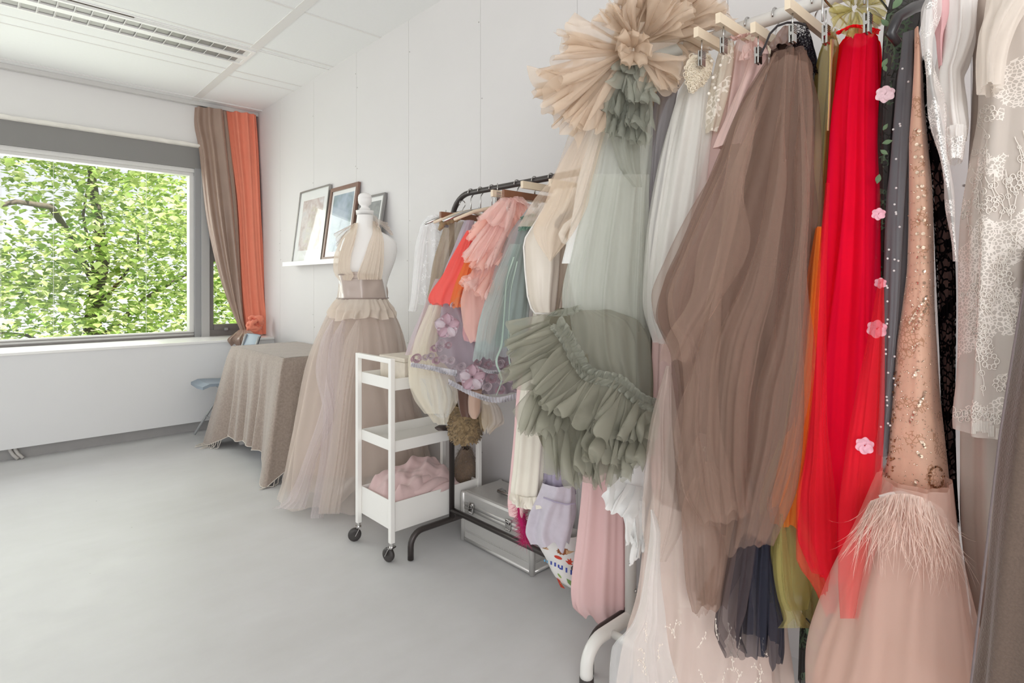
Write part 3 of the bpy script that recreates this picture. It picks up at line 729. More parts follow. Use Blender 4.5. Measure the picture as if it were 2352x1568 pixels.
loop('peplum', tulle('beige_tulle_peplum', (236, 222, 206), .66, graze=.2), dr, flare([(687, 774, 891), (700, 764, 898), (715, 756, 905), (733, 749, 909)], DM, .135, .19), 0, .19, dtop=.135, n=21, amp=.022, seed=14, nt=300, nv=24, amp0=.3, hem=.009, cap=.34)
SK = [(690, 776, 892), (730, 752, 913), (780, 736, 925), (850, 722, 938), (950, 705, 955), (1060, 682, 975), (1120, 668, 985), (1165, 655, 990)]
loop('skirt_lining', M_bl, dr, flare([(r[0], r[1]+14, r[2]-10) for r in SK[:-2]]+[(1095, 694, 968)], DM, .10, .20), 0, .20, dtop=.10, n=13, amp=.02, cap=.22, seed=15, nt=200, nv=50)
loop('skirt_tulle', M_bt2, dr, flare([(690, 776, 891), (730, 749, 911), (780, 730, 930), (850, 712, 944), (950, 693, 960), (1060, 668, 985), (1120, 655, 995), (1170, 640, 1000)], DM, .115, .23), 0, .23, dtop=.115, n=15, amp=.022, seed=16, nt=280, nv=60, hem=.02, amp0=.3)
loop('skirt_overlay', M_bt2, dr, flare([(692, 776, 891), (760, 734, 925), (850, 704, 945), (950, 688, 962), (1060, 672, 985), (1150, 664, 990)], DM, .12, .26), 0, .26, dtop=.12, n=9, amp=.034, cap=.2, seed=18, nt=240, nv=60, hem=.03, amp0=.3)
M_lil = tulle('lilac_tulle', (214, 200, 202), .30, graze=.5)
sheet('skirt_panel', M_lil, dr, [(735, 762, 768, DM-.20), (780, 738, 764, DM-.25), (850, 725, 760, DM-.29), (950, 742, 775), (1050, 735, 770), (1130, 722, 750), (1190, 712, 742)], DM-.31, n=3, amp=.02, seed=20, nu=50, nv=50)
sheet('skirt_panel', M_lil, dr, [(735, 786, 794, DM-.20), (790, 757, 790, DM-.26), (900, 745, 790), (1050, 700, 730), (1150, 655, 705), (1168, 625, 700)], DM-.30, n=3, amp=.02, seed=22, nu=50, nv=50)
sheet('skirt_panel', M_bt2, dr, [(735, 818, 828, DM-.21), (790, 790, 834, DM-.27), (900, 772, 815), (1050, 752, 800), (1180, 730, 780)], DM-.33, n=3, amp=.02, seed=23, nu=50, nv=50)

# ================================================================== white trolley
M_tr = plain('white_powder_coat', (238, 236, 231), .4)
M_rub = plain('dark_castor_rubber', (62, 58, 56), .5); M_chr = plain('chrome', (200, 198, 196), .15, 1)
tx0, tx1, ty0, ty1 = 1.312, 1.80, 2.18, 2.475
tl = thing('utility_trolley', 'slim white three tier metal trolley on black castors', 'trolley', (1.55, 2.33, 0))
lw_ = .022
for (x, y) in ((tx0, ty0), (tx0, ty1), (tx1, ty0), (tx1, ty1)):
    MB().box((x-lw_/2, y-lw_/2, .085), (x+lw_/2, y+lw_/2, .883), .002).build('leg', M_tr, tl)
for x in (tx0, tx1):
    MB().box((x-lw_/2, ty0+lw_/2+.0005, .861), (x+lw_/2, ty1-lw_/2-.0005, .883), .002).build('handle', M_tr, tl)
def tray(z0, z1):
    m = MB(); a, b, c_, d = tx0+lw_/2+.0006, tx1-lw_/2-.0006, ty0+.0, ty1-.0; t_ = .004
    m.box((a, c_, z0), (b, d, z0+t_)); m.box((a, c_, z0+t_), (a+t_, d, z1)); m.box((b-t_, c_, z0+t_), (b, d, z1)); m.box((a+t_, c_, z0+t_), (b-t_, c_+t_, z1)); m.box((a+t_, d-t_, z0+t_), (b-t_, d, z1))
    m.build('tray', M_tr, tl)
tray(.742, .793); tray(.474, .522); tray(.128, .255)
for (x, y, rz) in ((tx0, ty0, .3), (tx0, ty1, 1.2), (tx1, ty0, .8), (tx1, ty1, .5)):
    cst = MB(); c_, s_ = math.cos(rz), math.sin(rz)
    # wheel: disc whose axle lies along (c,s)
    ctr = Vector((x-s_*.018, y+c_*.018, .031)); ax = Vector((c_, s_, 0)); u = Vector((-s_, c_, 0)); up = Vector((0, 0, 1))
    V = []; Fc = []; n = 22; pr = [(.0, -.010), (.014, -.0105), (.024, -.0105), (.030, -.006), (.031, 0), (.030, .006), (.024, .0105), (.014, .0105), (.0, .010)]
    for (r_, h) in pr:
        for k in range(n): V.append(ctr + ax*h + (u*math.cos(2*math.pi*k/n)+up*math.sin(2*math.pi*k/n))*max(r_, .0005))
    for i in range(len(pr)-1):
        for k in range(n): Fc.append((i*n+k, i*n+(k+1) % n, (i+1)*n+(k+1) % n, (i+1)*n+k))
    w_ob = MB().add(V, Fc).build('castor', M_rub, tl, True)
    f = MB(); f.tube([(x, y, .0845), (x, y, .062)], .009, 10)
    for sg in (-1, 1):
        o_ = ax*(.0135*sg); f.bar(Vector((x, y, .064))+o_, ctr+o_, .003, .022, up=tuple(ax))
    f.bar(Vector((x, y, .066))-ax*.015, Vector((x, y, .066))+ax*.015, .024, .005)
    f.build('castor_fork', M_chr, w_ob)
wb = thing('wooden_box', 'whitewashed wooden box with hinged lid on the top tier of the trolley', 'box', (1.5, 2.33, .747))
M_wood = plain('whitewashed_wood', (222, 212, 198), .6, var=.12, vscale=40)
bx = (1.40, 2.215, .7465, 1.66, 2.43)
MB().box((bx[0], bx[1], bx[2]), (bx[3], bx[4], .852), .003).build('body', M_wood, wb)
MB().box((bx[0]-.003, bx[1]-.003, .853), (bx[3]+.003, bx[4]+.003, .872), .003).build('lid', M_wood, wb)
MB().box((1.46, bx[1]-.006, .848), (1.5, bx[1]-.0035, .858)).build('clasp', plain('brass', (150, 130, 95), .4, .7), wb)
# pink blanket in the lower tray
M_pinkb = cloth('dusty_pink_linen', (214, 186, 184), rough=.9, sheen=.3, tl=.05, bump=.2, bs=70)
pb = thing('folded_blanket', 'crumpled dusty pink blanket heaped in the bottom tray of the trolley', 'blanket', (1.55, 2.33, .133))
def heap():
    nu_, nv_ = 90, 60; A = np.zeros((nv_, nu_, 3)); w1 = wave_noise(31, 6, 3, 3, False); w2 = wave_noise(32, 7, 7, 6, False)
    for i in range(nv_):
        for k in range(nu_):
            u = k/(nu_-1); v = i/(nv_-1)
            x = tx0+.02+(.385)*u; y = ty0+.008+(ty1-ty0-.016)*v
            e = min(1, 8*u, 8*(1-u))**.5*min(1, 7*v, 7*(1-v))**.5
            diag = .030*math.sin(5*u+9*v+1.5*math.sin(4*v+3*u))
            A[i, k] = (x, y, (.205 + e*(.075 + .045*math.sin(math.pi*min(1, u*.75)) + diag*.7 + .018*w1(u, v)*1.0 + .007*w2(u, v))))
    return A
A = heap(); B_ = A.copy(); B_[:, :, 2] = .134
m = MB().grid(A)
m.build('blanket', M_pinkb, pb, True)
rl = MB()
for i, (z_, yo) in enumerate(((.235, .0), (.252, .012), (.262, .03))):
    P = []; k = 26
    for j in range(k):
        u = j/(k-1); P.append((tx0+.05+.33*u, ty0+.03+yo+.012*math.sin(6*u+i*2), z_+.018*math.sin(math.pi*u)+.01*math.sin(9*u+i*1.7)))
    rl.tube(P, [.014+.010*math.sin(math.pi*j/(k-1)) for j in range(k)], 12)
rl.build('blanket_fold', M_pinkb, pb, True)
sc_ = thing('fabric_scrap', 'small dark scrap of cloth lying on the middle tier of the trolley', 'cloth', (1.63, 2.24, .479))
q = on(1012, 983, Z=.485)
MB().grid(sheet_pts([(976, 1008, 1024, 2.62), (982, 998, 1030, 2.58), (989, 1006, 1028, 2.56)], 2.6, n=2, amp=.004, nu=16, nv=8)).build('scrap', plain('dark_brown_scrap', (74, 62, 58), .7), sc_, True)

# ================================================================== clothes rails
M_blk = plain('dark_bronze_tube', (66, 60, 58), .35, .4)
BX, BY1 = 1.606, 2.14
br = thing('garment_rail', 'dark metal garment rail behind the trolley with rounded corners', 'clothes rack', (BX, 1.6, 0))
BY0 = 1.138
def railtop(x, y0, y1, z, r_, rc, nm, mat, par, base):
    P = [(x, y1, base)] + [(x, y1, z-rc-.02)] + arc((x, y1-rc, z-rc), rc, 0, math.pi/2, (0, 1, 0), (0, 0, 1), 8) + arc((x, y0+rc, z-rc), rc, math.pi/2, math.pi, (0, 1, 0), (0, 0, 1), 8) + [(x, y0, z-rc-.02), (x, y0, base)]
    MB().tube(P, r_, 14).build(nm, mat, par, True)
railtop(BX, BY0, BY1, 1.612, .0125, .13, 'frame', M_blk, br, .12)
for y in (BY1, BY0):
    P = [(1.383, y, .004), (1.383, y, .05)] + arc((1.443, y, .06), .06, math.pi, math.pi/2, (1, 0, 0), (0, 0, 1), 6) + [(1.6, y, .12)] + arc((1.79, y, .06), .06, math.pi/2, 0, (1, 0, 0), (0, 0, 1), 6) + [(1.85, y, .05), (1.85, y, .004)]
    MB().tube(P, .0135, 12).build('foot', M_blk, br, True)
MB().tube([(BX, BY0, .162), (BX, BY1, .162)], .0125, 12).build('lower_rail', M_blk, br, True)
M_wr = plain('white_tube', (228, 226, 221), .3)
WX, WY1, WY0 = 1.546, 1.102, -.45
wr = thing('garment_rail', 'white metal garment rail in the foreground packed with long gowns', 'clothes rack', (WX, .4, 0))
MB().tube([(WX, WY1, .105), (WX, WY1, 1.91)], .0185, 18).build('post', M_wr, wr, True)
MB().tube([(WX, WY0, .105), (WX, WY0, 1.91)], .0185, 18).build('post', M_wr, wr, True)
MB().tube([(WX, WY0-.03, 1.91), (WX, WY1+.03, 1.91)], .0185, 18).build('rail', M_wr, wr, True)
for y in (WY1, WY0):
    P = [(1.325, y, .03), (1.325, y, .05)] + arc((1.395, y, .06), .07, math.pi, math.pi/2, (1, 0, 0), (0, 0, 1), 8)[1:] + [(1.5, y, .13), (1.7, y, .13)] + arc((1.75, y, .06), .07, math.pi/2, 0, (1, 0, 0), (0, 0, 1), 8) + [(1.82, y, .03)]
    ft = MB().tube(P, .0195, 16).build('foot', M_wr, wr, True)
    for x in (1.325, 1.82): MB().lathe([(.021, .0), (.022, .004), (.0215, .034), (.017, .04)], (x, y, 0), 16).build('foot_cap', plain('black_cap', (58, 52, 50), .6), ft, True)
for (x, z) in ((1.43, .128), (1.535, .128), (1.56, .36)):
    MB().tube([(x, WY0, z), (x, WY1-.0, z)], .0125, 12).build('lower_rail', M_wr, wr, True)
bl = MB().lathe([(.006, 0), (.006, -.004), (.003, -.006)], (WX-.0, WY1-.018, .22), 10, 'y'); bl.build('bolt', M_chr, wr, True)

# ================================================================== aluminium case
M_al = plain('brushed_aluminium', (196, 194, 190), .38, .35, var=.03, vscale=80); M_alr = plain('aluminium_extrusion', (214, 212, 208), .28, .5)
ca = thing('aluminium_case', 'silver aluminium flight case lying on the floor behind the lower rail', 'case', (1.79, 1.92, 0))
kx0, kx1, ky0, ky1 = 1.672, 1.915, 1.68, 2.15; kz = .235; ks = .168
MB().box((kx0+.004, ky0+.004, .006), (kx1-.004, ky1-.004, ks-.004), .004).build('body', M_al, ca)
MB().box((kx0+.004, ky0+.004, ks+.004), (kx1-.004, ky1-.004, kz), .014).build('lid', M_al, ca, False)
e = MB()
for (x, y) in ((kx0+.006, ky0+.006), (kx0+.006, ky1-.006), (kx1-.006, ky0+.006), (kx1-.006, ky1-.006)): e.lathe([(.013, .004), (.013, kz-.012), (.009, kz-.004)], (x, y, 0), 12)
for z_ in (.012, ks-.008, ks+.009):
    e.box((kx0, ky0+.01, z_-.007), (kx1, ky1-.01, z_+.007)); e.box((kx0+.01, ky0, z_-.007), (kx1-.01, ky1, z_+.007))
e.build('edge_profile', M_alr, ca, True)
rb = MB()
for z_ in (.046, .050, .054, .118, .122, .126):
    rb.box((kx0+.0022, ky0+.018, z_-.0012), (kx0+.0039, ky1-.018, z_+.0012)); rb.box((kx0+.018, ky0+.0022, z_-.0012), (kx1-.018, ky0+.0039, z_+.0012))
rb.build('rib', M_alr, ca)
for y in (ky1-.075, ky0+.14):
    l = MB(); l.box((kx0-.009, y-.017, ks-.012), (kx0-.0002, y+.017, ks+.028), .003); l.box((kx0-.013, y-.010, ks+.004), (kx0-.009, y+.010, ks+.02), .002)
    for k in range(3): l.lathe([(.006, -.003), (.0065, 0), (.006, .003)], (kx0-.006, y-.009+k*.009, ks-.017), 10, 'y')
    l.build('latch', M_chr, ca, True)
h = MB(); hy = (ky0+ky1)/2-.01; h.tube([(kx0+.13, hy+.085, kz), (kx0+.11, hy+.085, kz+.016), (kx0+.085, hy+.08, kz+.018), (kx0+.085, hy-.08, kz+.018), (kx0+.11, hy-.085, kz+.016), (kx0+.13, hy-.085, kz)], .009, 10); h.build('handle', M_chr, ca, True)
h2 = MB().box((kx0-.004, ky0+.10, .105), (kx0+.0015, ky0+.16, .116), .002); h2.build('stop', M_alr, ca)

# fur stole on the floor behind the case, feather boa, printed shopping bag
M_fur = cloth('mottled_brown_fur', (132, 112, 94), rough=.95, sheen=.5, tl=.0, var=.5, vs=11, bump=1, bs=130)
fu = thing('fur_stole', 'mottled brown fur stole propped against the wall behind the case', 'stole', on(1080, 1150, X=1.82))
A = loop_pts([(1034, 1058, 1082), (1056, 1046, 1090), (1090, 1032, 1100), (1120, 1024, 1108), (1150, 1022, 1116), (1168, 1026, 1116)], 2.83, .045, n=5, amp=.02, seed=41, nt=60, nv=30)
fb = MB().grid(A, True); fur_core = fb.build('stole', M_fur, fu, True)
hs = MB(); rr_ = np.random.RandomState(5)
for _ in range(3600):
    i = rr_.randint(0, 29); k = rr_.randint(0, 60); p = Vector(A[i, k]); c_ = Vector(A[:, :, :].mean((0, 1))); n_ = (p-Vector((A[i, :, 0].mean(), A[i, :, 1].mean(), p.z))).normalized()
    d = (n_*.7 + Vector(rr_.normal(0, .35, 3)) + Vector((0, 0, -.5))).normalized(); L_ = rr_.uniform(.012, .03); s_ = d.cross(Vector((0, 0, 1))).normalized()*.0016
    b = p + Vector(rr_.normal(0, .004, 3)); hs.add([b-s_, b+s_, b+d*L_+Vector((0, 0, -.003))], [(0, 1, 2)])
o_ = hs.build('fur_hair', M_fur, fu); o_['kind'] = 'stuff'
M_mag = cloth('magenta_marabou', (196, 20, 104), rough=.9, tl=.2, sheen=.5)
fb_ = thing('feather_boa', 'magenta feather boa hanging over the lower dark rail beside the case', 'boa', on(1205, 1230, X=1.6))
bp_ = [pt(1192, 1150, 2.16), pt(1198, 1190, 2.15), pt(1205, 1215, 2.13), pt(1208, 1245, 2.12)]
MB().tube(bp_, [.012, .016, .014, .01], 10).build('core', M_mag, fb_, True)
hs = MB()
for _ in range(2200):
    t = rr_.uniform(0, 2.999); i = int(t); p = bp_[i].lerp(bp_[i+1], t-i); d = Vector(rr_.normal(0, 1, 3)); d.z -= .3; d.normalize(); L_ = rr_.uniform(.012, .045)*(1 if rr_.rand() < .8 else 1.5)
    s_ = d.orthogonal().normalized()*.0008; hs.add([p-s_, p+s_, p+d*L_+Vector((0, 0, -.004))], [(0, 1, 2)])
o_ = hs.build('plume', M_mag, fb_); o_['kind'] = 'stuff'
# ================================================================== hangers
M_hw = plain('pale_beech', (222, 206, 182), .45, var=.06, vscale=30)
M_hd = plain('red_brown_wood', (128, 86, 62), .45, var=.15, vscale=30)
M_wire = plain('polished_wire', (190, 188, 185), .2, 1)
M_gpl = plain('slate_plastic', (98, 104, 108), .4); M_wpl = plain('white_plastic', (236, 234, 228), .35); M_bpl = plain('black_plastic', (44, 42, 44), .3)
def hook(x, y, zr, r_rail, z_to, r_=.0022):
    R = r_rail + .004
    a = arc((x, y, zr), R, math.radians(-30), math.radians(205), (1, 0, 0), (0, 0, 1), 12)
    return MB().tube(a[::-1][::1] and ([(x, y, z_to), (x, y, zr-R-.012)] + [(x+.006-.0, y, zr-R-.002)] + arc((x, y, zr), R, math.radians(-60), math.radians(200), (1, 0, 0), (0, 0, 1), 12)), r_, 7)
def clip(name, par, x, y, z, mat=None):
    m = MB()
    m.tube([(x, y, z+.055), (x, y, z+.018)], .0018, 6)
    o = m.build('clip_wire', M_wire, par, True)
    c = MB(); c.box((x-.010, y-.006, z-.02), (x+.010, y-.0015, z+.022), .001); c.box((x-.010, y+.0015, z-.02), (x+.010, y+.006, z+.022), .001)
    for k in range(5): c.box((x-.011, y-.0072, z+.002+k*.004), (x+.011, y-.0061, z+.0038+k*.004))
    c.lathe([(.004, -.011), (.004, .011)], (x, y, z), 8, 'x')
    c.build('clip', M_wire, par)
def bar_hanger(label, y, xf, x_rail, zr, rr, zbar, mat, group, tilt=0.0, L=None, h=.026, t=.013, clips=True, czo=.05):
    t_ = thing('clip_hanger', label, 'hanger', (x_rail, y, zbar), group)
    xb = 2*x_rail - xf
    m = MB(); y1 = y + tilt
    b = MB()
    V = []
    m.bar((xf, y-tilt*.5, zbar), (xb, y+tilt*.5, zbar), t, h)
    m.build('bar', mat, t_)
    hook(x_rail, y, zr, rr, zbar+h/2-.004).build('hook', M_wire, t_, True)
    if clips:
        for xx in (xf+.03, xb-.03): clip('clip', t_, xx, y, zbar-h/2-czo)
    return t_
G1 = 'pale wooden clip hangers on the white rail'
WXZ = 1.91
for (lab, y, xf, zb) in (('pale wooden clip hanger holding the lace trimmed ivory gown', .775, 1.375, 1.862), ('pale wooden clip hanger holding the pink gown tops', .714, 1.375, 1.878), ('pale wooden clip hanger above the dark brown tulle gown', .543, 1.375, 1.853), ('pale wooden clip hanger half hidden behind the rosette of the brown gown', .64, 1.41, 1.84)):
    bar_hanger(lab, y, xf, WX, WXZ, .0185, zb, M_hw, G1)
def wire_hanger(label, y, xf, x_rail, zr, rr, zc, group, clip_z):
    t_ = thing('wire_hanger', label, 'hanger', (x_rail, y, zc), group); xb = 2*x_rail-xf
    P = [(xf, y, zc-.055), (xf, y, zc-.004), (xf+.008, y, zc), (xf+.02, y, zc-.004), (x_rail-.03, y, zc-.012), (x_rail, y, zc-.004), (x_rail+.03, y, zc-.012), (xb-.02, y, zc-.004), (xb-.008, y, zc), (xb, y, zc-.004), (xb, y, zc-.055)]
    MB().tube(P, .0026, 8).build('wire', M_wire, t_, True)
    hook(x_rail, y, zr, rr, zc-.004).build('hook', M_wire, t_, True)
    for xx in (xf+.02, xb-.02): clip('clip', t_, xx, y, clip_z)
    return t_
G2 = 'metal wire clip hangers on the white rail'
wire_hanger('metal wire clip hanger carrying the olive organza gown', .462, 1.36, WX, WXZ, .0185, 1.835, G2, 1.755)
wire_hanger('metal wire clip hanger carrying the red tulle gown', .375, 1.34, WX, WXZ, .0185, 1.835, G2, 1.745)
# black plastic hanger end with the dark halter gown
bh = thing('plastic_hanger', 'glossy black plastic hanger whose rounded end shows above the grey beaded gown', 'hanger', (WX, .29, 1.80))
q0 = pt(2098, 18, 1.20); q1 = pt(2060, 42, 1.17); q2 = pt(2046, 78, 1.16); q3 = pt(2062, 98, 1.17)
MB().tube([(WX, .29, 1.83), pt(2130, 8, 1.25), q0, q1, q2, q3], [.012, .012, .012, .011, .010, .008], 12).build('shoulder', M_bpl, bh, True)
hook(WX, .29, WXZ, .0185, 1.83).build('hook', M_wire, bh, True)

# hangers of the dark rail
BZ = 1.612
G3 = 'hangers on the dark rail'
bar_hanger('red brown wooden clip hanger beside the ivory satin bodice', 1.60, 1.44, BX, BZ, .0125, 1.545, M_hd, G3, czo=.04)
bar_hanger('brown wooden clip hanger at the far curved end of the dark rail', 2.0, 1.44, BX, BZ, .0125, 1.50, M_hd, G3, czo=.02)
bar_hanger('pale wooden hanger right of the dark brown one on the dark rail', 1.51, 1.45, BX, BZ, .0125, 1.567, M_hw, G3, clips=False)
bar_hanger('pale wooden hanger glimpsed through the beige sash', 1.36, 1.44, BX, BZ, .0125, 1.553, M_hw, G3, clips=False)
bar_hanger('pale wooden clip hanger just above the peach tulle gown', 1.70, 1.47, BX, BZ, .0125, 1.56, M_hw, G3, czo=.0)
for i, (px, lab) in enumerate(((1062, 'first bare wire hook from the curved end of the dark rail'), (1082, 'second bare wire hook from the curved end of the dark rail'), (1104, 'third bare wire hook from the curved end of the dark rail'), (1130, 'fourth bare wire hook, next to the peach tulle on the dark rail'))):
    y = BX/ray(px, 0)[0]*ray(px, 0)[1]
    t_ = thing('clothes_hanger', lab, 'hanger', (BX, y, 1.52), G3)
    hook(BX, y, min(BZ, BZ-.0 if y < 2.01 else BZ-.045), .0125, 1.53).build('hook', M_wire, t_, True)
    MB().tube([(BX-.2, y+.0, 1.465), (BX-.1, y, 1.505), (BX, y, 1.53), (BX+.1, y, 1.505), (BX+.2, y, 1.465)], [.006, .008, .009, .008, .006], 8).build('shoulder', M_hw if i % 2 else M_wire, t_, True)
gh = thing('plastic_hanger', 'slate grey plastic hanger arm beside the ivory satin bodice', 'hanger', pt(1330, 490, 2.0), None)
MB().tube([pt(1392, 470, 2.05), pt(1330, 487, 2.0), pt(1306, 492, 1.99), pt(1290, 500, 1.98), pt(1282, 512, 1.98), pt(1279, 523, 1.98)], [.010, .011, .012, .012, .012, .010], 12).build('shoulder', M_gpl, gh, True)
MB().tube([pt(1392, 470, 2.05), pt(1392, 440, 2.03)]+arc(pt(1392, 420, 2.02), .02, -1.2, 3.4, (1, 0, 0), (0, 0, 1), 10), .003, 8).build('hook', M_wire, gh, True)
wh = thing('plastic_hanger', 'white plastic hanger arm curving below the slate grey hanger', 'hanger', pt(1330, 530, 1.95), None)
MB().tube([pt(1345, 492, 1.97), pt(1318, 506, 1.95), pt(1300, 520, 1.94), pt(1290, 538, 1.94), pt(1296, 553, 1.94), pt(1310, 560, 1.94)], [.009, .011, .012, .012, .011, .008], 12).build('shoulder', M_wpl, wh, True)
MB().tube([pt(1345, 492, 1.97), pt(1380, 470, 1.98), pt(1384, 430, 1.98)], .004, 8).build('hook', M_wire, wh, True)
# ================================================================== garments of the dark rail
G_B = 'garments crowded on the dark rail'; G_W = 'gowns crowded on the white rail'
def garment(name, label, cat, px, py, D, group):
    return thing(name, label, cat, pt(px, py, D), group)
# white sheer blouse
M_wl = tulle('white_sheer_cotton', (240, 240, 240), .55, graze=.4, pat=emb(22, .55, .05, 70), col2=(246, 246, 246))
M_wl2 = tulle('white_sheer_sleeve', (240, 240, 240), .42, graze=.5)
g = garment('blouse', 'sheer white lace blouse, leftmost garment on the dark rail', 'blouse', 980, 600, 2.66, G_B)
loop('bodice', M_wl, g, [(497, 978, 1012), (510, 968, 1018), (535, 962, 1022), (600, 958, 1020), (660, 955, 1015), (700, 962, 1012)], 2.62, .06, n=9, amp=.010, seed=101, nt=110, nv=40)
loop('sleeve', M_wl2, g, [(520, 965, 985), (570, 953, 978), (640, 949, 968), (680, 946, 964), (715, 939, 958)], 2.60, .03, n=6, amp=.007, seed=102, nt=70, nv=36)
loop('collar', M_wl, g, [(493, 984, 1012), (500, 976, 1014), (512, 970, 1010)], 2.60, .05, n=6, amp=.004, seed=103, nt=60, nv=10)
# brown sheer dress
M_brs = tulle('brown_chiffon', (168, 148, 124), .55, graze=.5)
M_bead = cloth('gold_brown_beads', (150, 126, 92), rough=.5, tl=0, var=.4, vs=140, bump=1, bs=150)
g = garment('dress', 'olive brown chiffon dress with a beaded neckline near the post of the dark rail', 'dress', 1020, 600, 2.5, G_B)
loop('dress_body', M_brs, g, [(505, 1022, 1066), (540, 1012, 1062), (600, 995, 1044), (660, 985, 1030), (700, 975, 1020), (760, 958, 1005), (820, 940, 985)], 2.5, .055, n=8, amp=.012, seed=105, nt=110, nv=50)
b = MB()
for k in range(9):
    q = pt(1014+5*k, 513-1.6*k+2*(k % 2), 2.46); b.tube([q+Vector((0, 0, -.012)), q, q+Vector((.004, 0, .012))], [.004, .012, .005], 8)
b.tube([pt(1009, 527, 2.46), pt(1014, 520, 2.45), pt(1020, 512, 2.45)], [.008, .012, .009], 10)
b.build('beaded_neckline', M_bead, g, True)
# cream ballgown tulle
M_crt = tulle('cream_organza', (238, 228, 206), .42, graze=.55); M_bl_ = tulle('pale_blue_organza', (214, 220, 222), .22, graze=.55)
g = garment('tulle_skirt', 'cream organza skirt with a puffed bubble hem over the trolley', 'skirt', 1000, 850, 2.4, G_B)
loop('skirt', M_crt, g, [(640, 1012, 1040), (700, 990, 1040), (780, 955, 1030), (840, 940, 1030), (880, 943, 1035), (930, 965, 1040), (975, 995, 1030)], 2.40, .08, n=9, amp=.02, seed=107, nt=140, nv=50)
sheet('overlay', M_crt, g, [(700, 985, 1015), (800, 948, 1000), (870, 938, 1045), (915, 950, 1052), (950, 975, 1035)], 2.30, n=3, amp=.025, seed=108, nu=60, nv=44, bow=.05)
loop('bubble_hem', M_bl_, g, [(870, 960, 1030), (905, 968, 1048), (935, 985, 1040), (960, 1000, 1032)], 2.30, .05, n=7, amp=.014, seed=109, nt=110, nv=24)
M_pkv = tulle('mauve_chiffon', (206, 180, 192), .42, graze=.5)
g = garment('scarf', 'mauve chiffon scarf trailing left of the cream organza skirt', 'scarf', 970, 720, 2.45, G_B)
sheet('scarf_cloth', M_pkv, g, [(640, 1000, 1020), (700, 975, 1005), (770, 945, 985), (815, 930, 955)], 2.43, n=2, amp=.012, seed=110, nu=30, nv=36)
# lilac rosette dress
M_lil2 = cloth('lilac_organza', (192, 180, 190), rough=.6, tl=.3, var=.08); M_ros = cloth('lilac_pink_ribbon', (204, 190, 197), rough=.4, tl=.1, sheen=.2, var=.1, vs=60)
M_ros2 = cloth('rose_ribbon', (190, 160, 171), rough=.35, tl=.1, var=.12, vs=60)
M_lfr = cloth('lilac_fringe', (204, 202, 208), rough=.8, tl=.2)
g = garment('rosette_dress', 'lilac dress covered in ribbon rosettes with big flower appliques', 'dress', 1080, 800, 2.38, G_B)
loop('bodice', M_lil2, g, [(505, 1066, 1090), (560, 1045, 1085), (620, 1022, 1070), (660, 1010, 1080)], 2.40, .04, n=6, amp=.006, seed=111, nt=80, nv=30)
loop('skirt', M_lil2, g, [(650, 1008, 1085), (700, 998, 1120), (760, 988, 1170), (820, 985, 1200), (862, 1000, 1205), (905, 1040, 1212)], 2.36, .10, n=10, amp=.018, seed=112, nt=170, nv=50)
def rosette(par, px, py, D, r_, mat, name='rosette', yaw=0):
    c = pt(px, py, D); rr = ray(px, py); e2 = Vector((rr[0], rr[1], 0)).normalized(); e1 = Vector((e2.y, -e2.x, 0)); up = Vector((0, 0, 1))
    m = MB(); n = 64; A = np.zeros((5, n, 3))
    for i in range(n):
        a = i*.36; q = (i/n); rad = r_*(.10+.90*q)*(1+.10*math.sin(a*2.3)); 
        for k in range(5):
            v = k/4; rr_ = rad*(.75+.35*v) ; dep = -r_*(.55*(1-q)+.10) * v + .012*0 + r_*.25*q*(1-v)
            p = c + e1*(rr_*math.cos(a)) + up*(rr_*math.sin(a)*.9) + e2*dep
            A[k, i] = p
    m.grid(A); return m.build(name, mat, par, True)
def big_flower(par, px, py, D, R_):
    c = pt(px, py, D); rr = ray(px, py); e2 = Vector((rr[0], rr[1], 0)).normalized(); e1 = Vector((e2.y, -e2.x, 0)); up = Vector((0, 0, 1))
    root = rosette(par, px, py, D-.015, R_*.18, M_ros2, 'flower_applique')
    for k in range(5):
        a = 1.57 + k*1.2566; ca_, sa_ = math.cos(a), math.sin(a); m = MB(); A = np.zeros((9, 11, 3))
        for i in range(9):
            v = i/8
            for j in range(11):
                u = j/5-1; wd = R_*.54*math.sin(math.pi*min(1, v*.93+.07))**.7
                p = c + (e1*ca_+up*sa_)*(R_*(.12+.95*v)) + (-e1*sa_+up*ca_)*(wd*u) - e2*(R_*.30*math.sin(math.pi*v)*(.5+.5*u*u) + R_*.16*abs(u))
                A[i, j] = p
        m.grid(A)
        B = MB().grid(A)
        A2 = A.copy(); mid = A[:, 5:6, :]; A2 = mid + (A-mid)*.55 - np.array(e2)*R_*.12
        B.grid(A2); B.build('petal', M_ros if k % 2 else M_ros2, root, True)
big_flower(g, 1027, 748, 2.245, .048); big_flower(g, 1085, 866, 2.235, .05)
rr_ = np.random.RandomState(12)
for i, (px, py, r_) in enumerate(((957, 823, .022), (977, 821, .015), (990, 818, .017), (1003, 828, .017), (1018, 824, .019), (1036, 828, .018), (998, 800, .017), (1014, 790, .022), (1010, 800, .015), (1030, 793, .016), (1045, 848, .018), (1060, 842, .02), (1122, 838, .018), (1135, 832, .017), (1150, 835, .019), (1165, 838, .017), (1178, 836, .018), (1110, 850, .02), (1130, 868, .024), (1150, 872, .022), (1120, 888, .02), (1150, 895, .02), (1172, 868, .02), (1185, 890, .019), (1098, 832, .016), (1055, 690, .017), (1043, 700, .015), (1060, 672, .014), (1072, 610, .012), (1052, 590, .012), (1040, 612, .012), (1060, 560, .011))):
    D = 2.25 if px > 990 and py > 640 else (2.30 if py > 640 else 2.34)
    rosette(g, px, py, D, r_, M_ros if i % 3 else M_ros2)
